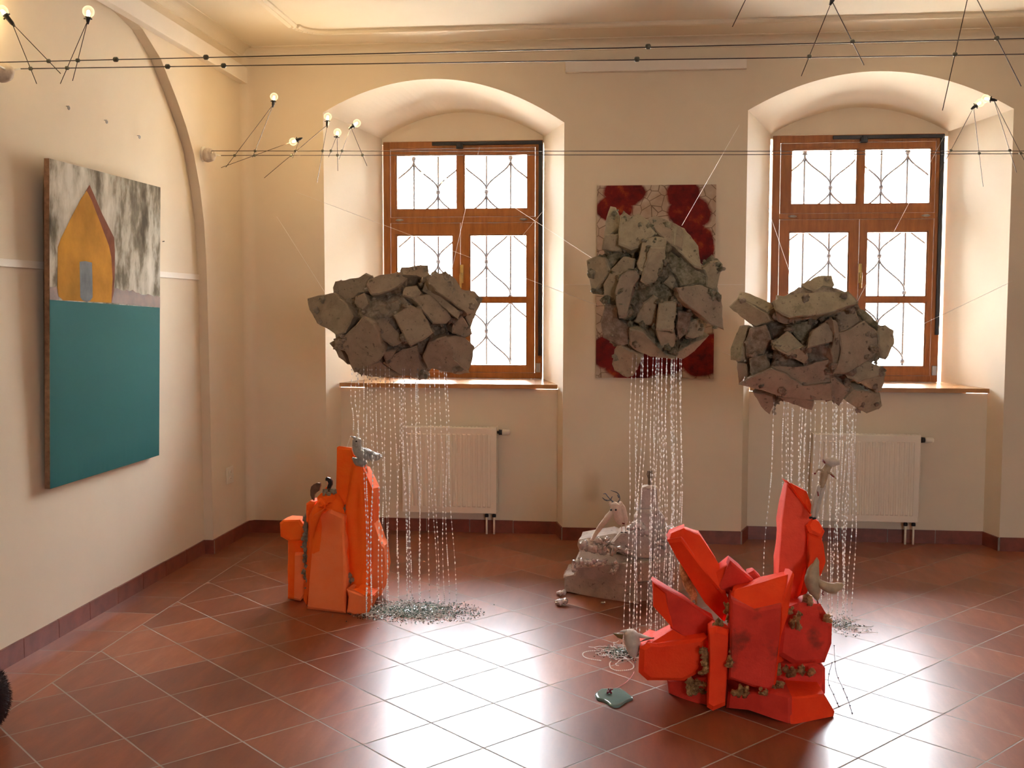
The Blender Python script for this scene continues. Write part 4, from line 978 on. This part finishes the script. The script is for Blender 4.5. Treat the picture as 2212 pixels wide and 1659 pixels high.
A2 = standing('crystal_sculpture', 'large fluorescent red orange crystal sculpture standing in the right foreground', [
 ('crystal_block', [(920,225),(1000,330),(1060,420),(1030,510),(1050,650),(1000,850),(930,920),(865,900),(870,730),(890,450)], dict(y=.10,T=.20,m='coral',tx=-.15,tp=.8)),
 ('crystal_block', [(920,222),(1030,280),(1060,365),(1055,420),(1000,335)], dict(y=.09,T=.14,m=RD,tx=.7,tz=.3)),
 ('crystal_block', [(1060,415),(1100,440),(1132,500),(1115,535),(1045,505),(1030,470)], dict(y=.07,T=.15,m=RD,tx=.3,tz=.9)),
 ('crystal_block', [(1035,505),(1115,535),(1120,640),(1085,680),(1030,850),(985,870),(1045,660)], dict(y=.07,T=.16,m=RD,tx=.25)),
 ('crystal_block', [(1100,540),(1122,560),(1137,680),(1110,755),(1085,690)], dict(y=.09,T=.10,m=RD,tx=.6)),
 ('crystal_block', [(255,555),(330,545),(400,640),(500,765),(605,900),(570,1010),(520,960),(470,910),(300,640)], dict(y=.0,T=.15,m=RD,tx=-.4,tz=-.5,tp=.85)),
 ('crystal_block', [(330,545),(350,478),(435,512),(550,685),(560,740),(600,890),(500,770),(400,640)], dict(y=.0,T=.13,m=RD,tx=.4,tz=.5,tp=.85)),
 ('crystal_block', [(253,555),(268,510),(350,476),(345,530),(330,548)], dict(y=.0,T=.10,m=RD,tx=-.5,tz=.9)),
 ('crystal_block', [(172,778),(250,840),(285,1045),(175,920)], dict(y=-.03,T=.10,m=RD,tx=-.5)),
 ('crystal_block', [(172,776),(360,890),(530,1010),(500,1085),(370,1100),(282,1045),(248,842)], dict(y=-.03,T=.09,m=RP,tx=.2,tz=-.15)),
 ('crystal_block', [(105,1150),(150,1125),(200,1130),(480,1095),(465,1230),(420,1300),(350,1335),(150,1332),(100,1290)], dict(y=-.10,T=.20,m=RD,c=.018,tz=.05)),
 ('crystal_block', [(150,1120),(280,1040),(370,1090),(490,1080),(480,1100),(200,1134)], dict(y=-.05,T=.12,m=RD,tz=1.2)),
 ('crystal_block', [(488,1050),(530,1035),(602,1052),(592,1250),(582,1470),(510,1500),(480,1480),(490,1200)], dict(y=-.17,T=.16,m=RD,c=.014,tz=.08)),
 ('crystal_block', [(493,742),(610,668),(608,740),(540,835)], dict(y=-.02,T=.10,m=RD,tx=-.4,tz=.3)),
 ('crystal_block', [(610,668),(740,780),(690,820),(605,862),(540,832)], dict(y=-.02,T=.12,m=RP,tx=.3,tz=-.2)),
 ('crystal_block', [(698,738),(740,718),(788,770),(735,800)], dict(y=.05,T=.08,m=RP,tz=.3)),
 ('crystal_block', [(612,880),(740,935),(890,908),(880,1100),(852,1360),(820,1385),(740,1370),(598,1320),(608,1060)], dict(y=-.19,T=.22,m=RP,tp=.9,tz=-.08)),
 ('crystal_block', [(612,840),(625,825),(960,728),(890,912),(740,938),(612,884)], dict(y=-.14,T=.10,m=RD,tz=1.3,tp=.8)),
 ('crystal_block', [(892,908),(962,728),(925,960),(880,1100),(855,1365),(885,1080)], dict(y=-.15,T=.14,m=RD,tx=1.0)),
 ('crystal_block', [(985,905),(1110,910),(1172,1020),(1172,1130),(1130,1235),(960,1245),(870,1190),(890,1000),(920,930)], dict(y=-.02,T=.18,m=RP,tx=.15,c=.016)),
 ('crystal_block', [(870,1240),(1080,1235),(1132,1260),(1130,1405),(950,1415),(850,1395)], dict(y=-.03,T=.2,m=RP)),
 ('crystal_block', [(590,1390),(850,1395),(940,1420),(942,1582),(850,1545),(700,1492),(580,1480)], dict(y=-.20,T=.26,m=RP,tx=-.55)),
 ('crystal_block', [(940,1418),(1130,1400),(1188,1500),(1182,1532),(945,1582)], dict(y=-.20,T=.22,m=RD,tx=.55,tz=.25)),
 ('crystal_block', [(250,1325),(470,1315),(485,1470),(430,1480),(350,1440),(260,1400)], dict(y=-.05,T=.2,m=RP,step=16,tx=-.8))],
 (1340, 950), 2.552, 4.40, 31, [RD, RD], 'gold', [(425,1360,-.08,45,40,16,.016),(465,1220,-.12,16,70,14,.012),(600,1200,-.17,14,45,10,.012),(860,1370,-.15,30,30,12,.013),(960,1275,-.06,100,22,22,.012),(1025,1425,-.15,28,16,8,.012),(700,1385,-.2,110,18,20,.012),(590,950,-.08,16,50,10,.012),(540,1020,-.1,22,8,6,.012),(1035,880,-.0,18,16,6,.014),(1150,975,-.03,10,20,4,.014),(960,980,-.06,40,50,10,.014)],
 [(740,1200,.08,(.15,.10,.17)),(500,1200,.08,(.12,.09,.10)),(960,1120,.12,(.10,.09,.15))])
GR = 'rock_grey'
A3 = standing('stepped_rock_sculpture', 'low stepped grey sculpture with silver lumps on the floor behind the middle bead rain', [
 ('rock_layer', [(172,1215),(270,1195),(560,1265),(900,1282),(910,1500),(700,1470),(420,1425),(168,1370)], dict(y=.10,T=.28,tp=.97,tx=-.5)),
 ('rock_layer', [(890,1282),(1260,1240),(1235,1370),(1050,1470),(900,1500)], dict(y=.10,T=.26,tp=.97,tx=.6)),
 ('rock_layer', [(290,1130),(640,1098),(905,1082),(905,1284),(700,1302),(560,1272),(265,1222)], dict(y=.06,T=.28,tp=.97,tx=-.42)),
 ('rock_layer', [(895,1082),(1262,1062),(1255,1255),(900,1284)], dict(y=.06,T=.26,tp=.97,tx=.5)),
 ('rock_layer', [(172,1212),(250,1190),(250,1225),(172,1232)], dict(y=.2,T=.12,tz=.8)),
 ('rock_layer', [(322,965),(640,985),(1000,1050),(1262,1010),(1262,1066),(980,1082),(640,1102),(295,1132),(290,1050)], dict(y=.10,T=.14,tz=1.3,tp=.95)),
 ('rock_layer', [(318,850),(700,780),(745,790),(640,905),(700,985),(560,995),(330,965),(310,900)], dict(y=.16,T=.2,tz=.8)),
 ('rock_layer', [(640,890),(730,788),(870,768),(1035,830),(1085,1055),(880,1035),(690,975)], dict(y=.10,T=.22,tz=.15)),
 ('rock_layer', [(1030,820),(1280,758),(1330,800),(1290,1015),(1080,1062)], dict(y=.14,T=.2,tx=.3)),
 ('rock_column', [(878,640),(920,560),(1110,558),(1182,640),(1162,790),(1130,860),(1000,850),(880,770)], dict(y=.12,T=.14,c=.015)),
 ('rock_column', [(940,362),(980,340),(1100,350),(1112,570),(920,570),(932,500)], dict(y=.15,T=.12,c=.012)),
 ('thin_plate', [(950,330),(1020,306),(1110,330),(1100,345),(980,345)], dict(y=.14,T=.06,tz=.8,m='clay'))],
 (1180, 980), 4.609, 5.78, 41, [GR, GR], 'silver', [(560,870,.06,110,28,22,.016),(450,920,.06,90,26,20,.018),(650,960,.04,170,22,30,.017),(790,1000,.05,60,18,10,.016),(430,1085,.03,160,16,26,.013),(270,1130,.1,14,50,8,.015),(900,720,.08,60,26,16,.018),(950,780,.07,60,18,10,.018),(1150,850,.10,40,90,20,.017),(1200,770,.12,40,20,8,.018),(680,1140,.03,30,50,12,.012)],
 [(780,1200,.25,(.24,.12,.10))])
b = bmesh.new(); c = U(1404, 1025, 1, 5.97); base = U(1404, 1054, 1, 5.97)
loft(b, [base, base+Vector((0, 0, .02)), c+Vector((0, 0, .0)), U(1404, 1018, 1, 5.97)], [.018, .012, .011, .009], 8)
for k in range(5): loft(b, [c+Vector((.012*math.cos(k*1.26), .012*math.sin(k*1.26), -.02)), c+Vector((.016*math.cos(k*1.26+.4), .016*math.sin(k*1.26+.4), .0)), c+Vector((.012*math.cos(k*1.26+.8), .012*math.sin(k*1.26+.8), .022))], .003, 5)
tag(obj('small_lantern', b, simple('brown mesh', (.16, .10, .05), .6, var=.3, scale=80), None, False), 'small brown openwork finial on top of the grey stepped sculpture', 'ornament')
#PART4
# ------------------------------------------------------------------ small figures
def C(org, scl, Y_):
    return lambda x, y, dy=0: U(org[0]+x/scl, org[1]+y/scl, 1, Y_+dy)
def body(name, pts, rad, mat, root, n=5, seg=12, sq=1.0, rough=0, seed=0):
    p, r = smooth_path(pts, rad, n); b = bmesh.new(); loft(b, p, r, seg, sq=sq)
    if rough:
        for v in b.verts: v.co += Vector((noise.noise(v.co*60), noise.noise(v.co*60+Vector((5, 0, 0))), noise.noise(v.co*60+Vector((0, 5, 0)))))*rough
    return obj(name, b, mat, root, True)
def dots(name, pts, r, mat, root):
    for p in pts:
        b = bmesh.new(); bmesh.ops.create_uvsphere(b, u_segments=8, v_segments=6, radius=r)
        for v in b.verts: v.co += p
        obj(name, b, mat, root, True)
# silver bird on the tall orange block
c = C((580, 900), 3.606, 5.50); px = 5.5/2313/3.606
root = empty('bird_figure', c(715, 385)); tag(root, 'silver grey wrapped bird perched on top of the tall orange block, beak up', 'figurine')
body('bird_body', [c(884, 302), c(840, 300), c(780, 305), (c(735, 300)), c(700, 268), c(688, 220), c(690, 185), c(684, 160)], [px*v for v in (6, 20, 32, 46, 44, 38, 36, 8)], M['silver_bird'], root, rough=.003)
body('wing', [c(735, 250, -.02), c(790, 275, -.03), c(850, 300, -.028), c(888, 318, -.02)], [px*v for v in (14, 34, 26, 6)], M['silver_bird'], root, sq=.5, rough=.004)
for k in range(5): body('wing_feather', [c(770+k*24, 290, -.03), c(776+k*22, 325, -.032), c(790+k*12, 352-k*3, -.03)], [px*7, px*8, px*3], M['silver_bird'], root, 3, 6)
body('perch_lump', [c(655, 320, .0), c(690, 350), c(730, 362), c(764, 352)], [px*v for v in (8, 30, 32, 12)], M['silver_bird'], root, rough=.003)
b = bmesh.new(); loft(b, [c(680, 172), c(660, 160), c(637, 150)], [px*16, px*9, px*1.5], 8); obj('beak', b, M['steel'], root, True)
dots('eye', [c(684, 192, -.024)], px*7, M['dark'], root)
b = bmesh.new(); loft(b, [c(640, 155), c(625, 195), c(610, 238)], .0013, 5); obj('hanging_thread', b, M['thread'], root)
# shell crescents on the orange sculpture
def plate(name, pts, Y_, mat, root, T=.008):
    b = bmesh.new(); f = [b.verts.new(p) for p in pts]; k = [b.verts.new(Vector(p)+Vector((0.002, T, 0))) for p in pts]; n = len(pts)
    b.faces.new(f); b.faces.new(k[::-1])
    for i in range(n): b.faces.new((f[i], f[(i+1) % n], k[(i+1) % n], k[i]))
    return obj(name, b, mat, root)
c = C((580, 900), 3.606, 5.56)
plate('shell_crescent', [c(*q) for q in ((325, 575), (332, 545), (352, 527), (378, 516), (402, 520), (405, 540), (396, 575), (372, 592), (356, 612), (352, 655), (336, 640), (326, 612))], 0, M['brown_shell'], A1, .012)
plate('shell_crescent', [c(*q) for q in ((444, 478), (456, 472), (478, 480), (494, 502), (495, 530), (482, 556), (476, 572), (452, 572), (458, 545), (466, 520), (458, 502), (443, 498))], 0, M['dark'], A1, .012)
body('shell_stand', [c(440, 575), c(470, 572), c(502, 574)], [px*8, px*14, px*8], M['brown_shell'], A1)
# antlered white creature on the grey sculpture
c = C((1180, 980), 4.609, 5.80); px = 5.8/2313/4.609
root = empty('antlered_creature', c(770, 790)); tag(root, 'white furry creature with wire antlers and long tail on the grey sculpture', 'figurine')
body('creature_body', [c(752, 706), c(728, 650), c(715, 600), c(695, 548), c(690, 505), c(695, 485)], [px*v for v in (22, 48, 50, 56, 44, 18)], M['fur_white'], root, rough=.003)
body('back_ridge', [c(735, 480, .01), c(762, 540, .012), (c(782, 610, .01)), c(792, 660, .0), c(782, 705)], [px*v for v in (12, 26, 26, 22, 14)], M['fur_white'], root, rough=.003)
body('tail', [c(655, 570, -.005), c(610, 635, -.02), c(545, 720, -.04), c(490, 800, -.06), c(455, 868, -.07)], [px*v for v in (20, 30, 26, 22, 12)], M['fur_white'], root, rough=.002)
body('ear', [c(648, 515), c(636, 492), c(640, 478)], [px*18, px*12, px*3], M['fur_white'], root); body('ear', [c(735, 515), c(748, 492), c(742, 474)], [px*18, px*12, px*3], M['fur_white'], root)
dots('eye', [c(645, 560, -.022), c(693, 560, -.031)], px*11, M['dark'], root)
for x in (748, 787):
    body('leg', [c(x-3, 700), c(x+3, 745), c(x+5, 780)], [px*9, px*6, px*5], M['fur_white'], root, 3, 6); body('foot', [c(x-6, 783, -.005), c(x+18, 786, -.01)], [px*7, px*4], M['dark'], root, 2, 6)
body('red_patch', [c(755, 692, -.026), c(780, 698, -.026)], [px*6, px*9], M['red_paint'], root, 2, 6)
for q in ([(668, 482), (640, 462), (600, 468), (570, 447), (558, 436)], [(660, 474), (632, 448), (612, 425), (590, 398), (566, 402)], [(640, 462), (652, 435), (660, 424)], [(610, 466), (582, 458), (574, 462)], [(715, 482), (732, 452), (724, 412), (700, 386), (640, 366)], [(724, 440), (712, 416), (706, 408)]):
    body('antler', [c(*v) for v in q], [px*8]+[px*5.5]*(len(q)-2)+[px*3], M['antler'], root, 4, 6)
# long legged figure on the red spire
c = C((1340, 950), 2.552, 4.40); px = 4.4/2313/2.552
root = empty('long_legged_figure', c(1060, 432)); tag(root, 'thin beige clay figure on long legs standing atop the red spire', 'figurine')
body('figure_body', [c(1108, 262), c(1118, 215), c(1128, 175), c(1148, 140)], [px*v for v in (13, 20, 24, 20)], M['clay_tan'], root, rough=.003)
body('hair_cap', [c(1112, 118), c(1135, 118), c(1165, 122), c(1192, 128), c(1206, 140)], [px*v for v in (6, 18, 26, 20, 5)], M['clay'], root, rough=.004)
for a_, b_, d_ in (((1060, 424), (1098, 250), .0), ((1078, 428), (1122, 250), .012)):
    body('leg', [c(*a_, d_), c((a_[0]+b_[0])/2-4, (a_[1]+b_[1])/2, d_), c(*b_, d_)], [px*7, px*12, px*12], M['clay'], root)
    body('foot', [c(a_[0]-15, a_[1]+6, d_-.01), c(a_[0]-2, a_[1]+4, d_)], [px*7, px*6], M['dark'], root, 3, 8)
body('arm', [c(1118, 170, -.012), c(1090, 165, -.02), c(1074, 190, -.02)], [px*8, px*5, px*3], M['clay_tan'], root); body('hand', [c(1078, 184, -.02), c(1068, 188, -.02)], [px*5, px*5], M['red_paint'], root, 2, 6)
body('arm', [c(1140, 175, -.012), c(1165, 190, -.02), c(1190, 216, -.015)], [px*9, px*6, px*3], M['clay_tan'], root); body('hand', [c(1160, 190, -.022), c(1178, 205, -.02)], [px*5, px*5], M['red_paint'], root, 2, 6)
body('red_streak', [c(1088, 285, -.012), c(1092, 310, -.012)], [px*3, px*4], M['red_paint'], root, 2, 6); body('red_nose', [c(1116, 112, -.012), c(1128, 128, -.03)], [px*5, px*4], M['red_paint'], root, 2, 6)
# plump bird with curled tail
c = C((1340, 950), 2.552, 4.36)
root = empty('bird_figure', c(1088, 895)); tag(root, 'plump beige clay bird with thick curved tail on the right shoulder of the red sculpture', 'figurine')
body('bird_body', [c(1083, 648), c(1080, 680), c(1064, 725), c(1058, 775), c(1068, 825), c(1082, 862), c(1087, 885)], [px*v for v in (3, 16, 34, 42, 34, 18, 5)], M['clay_tan'], root, rough=.0015)
body('tail', [c(1088, 775, -.01), c(1125, 805, -.015), c(1165, 818, -.015), c(1200, 808, -.012), c(1226, 795, -.01)], [px*v for v in (12, 26, 30, 22, 10)], M['clay_tan'], root, rough=.0015)
body('leg', [c(1083, 870), c(1086, 886), c(1090, 903)], [px*5, px*4, px*5], M['red_paint'], root)
body('red_claw', [c(1120, 835, -.02), c(1112, 848, -.02), c(1122, 856, -.02)], [px*3]*3, M['red_paint'], root)
# beaked bird over the bead heap
c = C((1230, 1300), 6.38, 4.36); px = 4.36/2313/6.38
root = empty('beaked_bird_figure', c(890, 760)); tag(root, 'beige cup shaped bird with brown beak at the left end of the red sculpture', 'figurine')
body('bird_body', [c(800, 385), c(815, 420), c(850, 480), c(870, 560), (c(875, 640)), c(880, 710), c(885, 765)], [px*v for v in (30, 105, 145, 150, 128, 92, 25)], M['clay'], root, rough=.002, seg=16, sq=.75)
body('back_feathers', [c(700, 405), c(800, 410), c(930, 455), c(1060, 490), c(1160, 505)], [px*v for v in (12, 45, 55, 34, 8)], M['clay'], root, rough=.002, sq=.6)
body('beak', [c(735, 478), c(680, 465), c(640, 448), c(597, 430)], [px*v for v in (58, 46, 26, 3)], M['beak'], root, sq=.7)
for k in range(4): body('dark_claw', [c(975+k*22, 552-k*8, -.03), c(1050+k*18, 520-k*3, -.035), c(1165, 505-k*4, -.02)], [px*6, px*9, px*4], M['brown_shell'], root, 3, 6)
ct = U(1350, 1300, 1, 4.6)
fl = lambda x, y: U(1230+x/6.38, 1300+y/6.38, 2, 0.004)
b = bmesh.new(); pp, rr_ = smooth_path([c(888, 750), c(893, 830), fl(905, 905), fl(880, 990), fl(800, 1090), fl(700, 1160), fl(590, 1212)], [.0011]*7, 5); loft(b, pp, rr_, 5)
obj('red_thread', b, M['red_thread'], root)
# glazed puddle and its red bead clump
pts = [fl(*q) for q in ((352, 1290), (360, 1262), (410, 1228), (440, 1208), (560, 1204), (700, 1200), (760, 1235), (830, 1290), (878, 1325), (872, 1345), (800, 1370), (740, 1410), (690, 1445), (620, 1452), (560, 1432), (520, 1395), (460, 1365), (400, 1352), (370, 1330))]
cc = sum(pts, Vector())/len(pts); b = bmesh.new(); rg = []
for k_, z in ((1, .0005), (1.01, .005), (.96, .0095), (.85, .0105)): rg.append([b.verts.new(Vector((cc.x+(p.x-cc.x)*k_, cc.y+(p.y-cc.y)*k_, z))) for p in pts])
for r0, r1 in zip(rg[:-1], rg[1:]):
    for k in range(len(pts)): b.faces.new((r0[k], r0[(k+1) % len(pts)], r1[(k+1) % len(pts)], r1[k]))
b.faces.new(rg[-1]); b.faces.new(rg[0][::-1])
tag(obj('glazed_plate', b, M['teal_glaze'], None, True), 'flat puddle shaped grey green glazed piece on the floor in front', 'ornament')
p0 = fl(548, 1285); root = empty('red_bead_clump', (p0.x, p0.y, .0105)); tag(root, 'small clump of dark red beads on the grey green puddle piece', 'beads'); rnd = random.Random(4)
b = bmesh.new()
for k in range(22): blob(b, (p0.x+rnd.gauss(0, .006), p0.y+rnd.gauss(0, .006), .0145+abs(rnd.gauss(0, .008))), .0042, 1, 0, 1, k)
o = obj('bead_cluster', b, M['bead_red'], root, True); o['kind'] = 'stuff'
# foil stones on the floor
for (x, y, r, lab) in ((1213, 1287, .020, 'silver foil covered double pebble on the floor nearest the grey sculpture'), (1213, 1308, .024, 'larger silver foil pebble lying in front of the other by the grey sculpture'), (1303, 1305, .009, 'tiny silver foil bit on the floor before the grey sculpture')):
    p = U(x, y, 2, 0); b = bmesh.new()
    blob(b, (p.x-r*.5, p.y, r*.75), (r*1.0, r*.9, r*.75), 3, .35, 2, x); blob(b, (p.x+r*.7, p.y+r*.2, r*.95), (r*.75, r*.7, r*.8), 3, .35, 2.4, y)
    for v in b.verts: v.co.z = max(v.co.z, 0)
    tag(obj('foil_pebble', b, M['silver'], None, True), lab, 'pebble')
# foil drip under the tilted beam
c = C((1340, 950), 2.552, 4.46); px = 4.46/2313/2.552
body('foil_drip', [c(335, 680), c(352, 740), c(375, 800), c(398, 850), c(408, 880)], [px*v for v in (10, 22, 27, 24, 12)], M['gold'], A2, rough=.005)
ring = [c(405+14*math.cos(a), 893+18*math.sin(a)) for a in [k*math.pi/5 for k in range(11)]]
b = bmesh.new(); loft(b, ring, .005, 6); obj('foil_loop', b, M['gold'], A2, True)
# ------------------------------------------------------------------ bead heaps
def heap(label, px_, py_, rx, ry, n, curls, seed, h=.012, loops=()):
    rnd = random.Random(seed); p = U(px_, py_, 2, 0); b = bmesh.new()
    for k in range(n):
        a = rnd.uniform(0, 6.283); q = abs(rnd.gauss(0, .48)) if rnd.random() < .75 else rnd.uniform(0, 1.35)
        x, y = p.x+rx*q*math.cos(a), p.y+ry*q*math.sin(a); hh = h*math.exp(-q*q*2.5); z = .003+rnd.uniform(0, hh); r = rnd.uniform(.0020, .0034)
        mi = rnd.choice((0, 0, 0, 1, 1, 2)); d = Vector((rnd.uniform(-1, 1), rnd.uniform(-1, 1), rnd.uniform(-.3, .3))).normalized(); e = d.orthogonal().normalized(); g = d.cross(e)
        c_ = Vector((x, y, z)); A_, B2 = b.verts.new(c_-d*r*1.9), b.verts.new(c_+d*r*1.9); m_ = [b.verts.new(c_+e*r), b.verts.new(c_+g*r), b.verts.new(c_-e*r), b.verts.new(c_-g*r)]
        for i in range(4):
            for ap in (A_, B2): f = b.faces.new((ap, m_[i], m_[(i+1) % 4])); f.material_index = mi
    for k in range(curls):
        a = rnd.uniform(0, 6.283); q = rnd.uniform(0, .9); x, y = p.x+rx*q*math.cos(a), p.y+ry*q*math.sin(a); th = rnd.uniform(0, 6.28); pts = []
        for j in range(12):
            th += rnd.uniform(-.5, .9); x += .011*math.cos(th)*1.3; y += .011*math.sin(th); pts.append(Vector((x, y, .004+rnd.uniform(0, h*.8*math.exp(-q*q)))))
        loft(b, pts, .0013, 4, mi=rnd.choice((1, 2, 2)))
    for lp in loops:
        pts = [U(x, y, 2, .004) for x, y in lp]; pp, rr_ = smooth_path(pts, [.0011]*len(pts), 8)
        loft(b, pp, rr_, 4, mi=2)
        for q in pp[::2]: blob(b, q, (.0035, .0028, .0028), 1, 0, 1, 0, 2)
    tag(obj('bead_heap', b, [M['bead_green'], M['bead_mint'], M['bead']]), label, 'beads', kind='stuff')
heap('large heap of green and clear beads on the floor beside the left orange sculpture', 893, 1321, .285, .165, 5200, 150, 1, .014)
g = lambda x, y: (1230+x/6.38, 1300+y/6.38)
heap('small tangled heap of beads with looped strings at the red sculpture', 1352, 1412, .105, .085, 1300, 40, 2, .012, loops=[[g(620, 690), g(500, 670), g(380, 672), g(260, 680), g(190, 705), g(190, 745), g(240, 775), g(330, 795), g(430, 808)], [g(560, 650), g(660, 700), g(760, 770), g(840, 830), g(885, 880), g(860, 925), g(760, 945), g(650, 945), g(570, 910), g(555, 850), g(575, 820)], [g(570, 600), g(610, 650), g(690, 700)]])
heap('sparse scatter of green beads on the floor right of the red sculpture', 1820, 1352, .10, .14, 420, 12, 3, .006)
# dark beaded threads trailing over the floor
for pts, lab in (([(1797, 1432), (1789, 1470), (1801, 1500), (1812, 1526)], 'left of two dark threads trailing on the floor by the red base'), ([(1802, 1395), (1806, 1450), (1822, 1488), (1833, 1515), (1841, 1541)], 'right of two dark threads trailing on the floor by the red base')):
    pp, rr_ = smooth_path([U(x, y, 2, .002) for x, y in pts], [.0009]*len(pts), 6); b = bmesh.new(); loft(b, pp, rr_, 4)
    for q in pp[::4]+[pp[-1]]: blob(b, q+Vector((0, 0, .001)), (.004, .003, .003), 1, 0, 1, 0)
    tag(obj('beaded_thread', b, simple('dark bead thread', (.05, .02, .03), .4)), lab, 'thread', 'dark threads trailing on the floor')
# ------------------------------------------------------------------ dark furry thing at the left edge
p = U(-45, 1588, 2, 0); rnd = random.Random(9)
root = empty('furry_object', (p.x, p.y, 0)); tag(root, 'dark brown furry rounded object on the floor at the lower left picture edge', 'fur')
b = bmesh.new(); blob(b, (p.x, p.y+.05, .122), (.078, .09, .120), 3, .08, 2, 2)
for v in b.verts: v.co.z = max(v.co.z, .001)
o = obj('fur_body', b, simple('dark brown fur', (.020, .007, .006), .95, var=.4, scale=30), root, True)
b = bmesh.new()
for k in range(3500):
    n = Vector((rnd.gauss(0, 1), rnd.gauss(0, 1), rnd.gauss(0, 1))).normalized(); s_ = Vector((p.x+n.x*.078, p.y+.05+n.y*.09, .122+n.z*.119))
    if s_.z < .01: continue
    e_ = s_+(n+Vector((rnd.uniform(-.5, .5), rnd.uniform(-.5, .5), rnd.uniform(-.8, .2)))).normalized()*rnd.uniform(.008, .018); t = n.orthogonal().normalized()*.0012
    b.faces.new([b.verts.new(s_-t), b.verts.new(s_+t), b.verts.new(e_)])
o2 = obj('fur_tufts', b, simple('dark fur tips', (.03, .010, .009), .9), root, recalc=False); o2['kind'] = 'stuff'
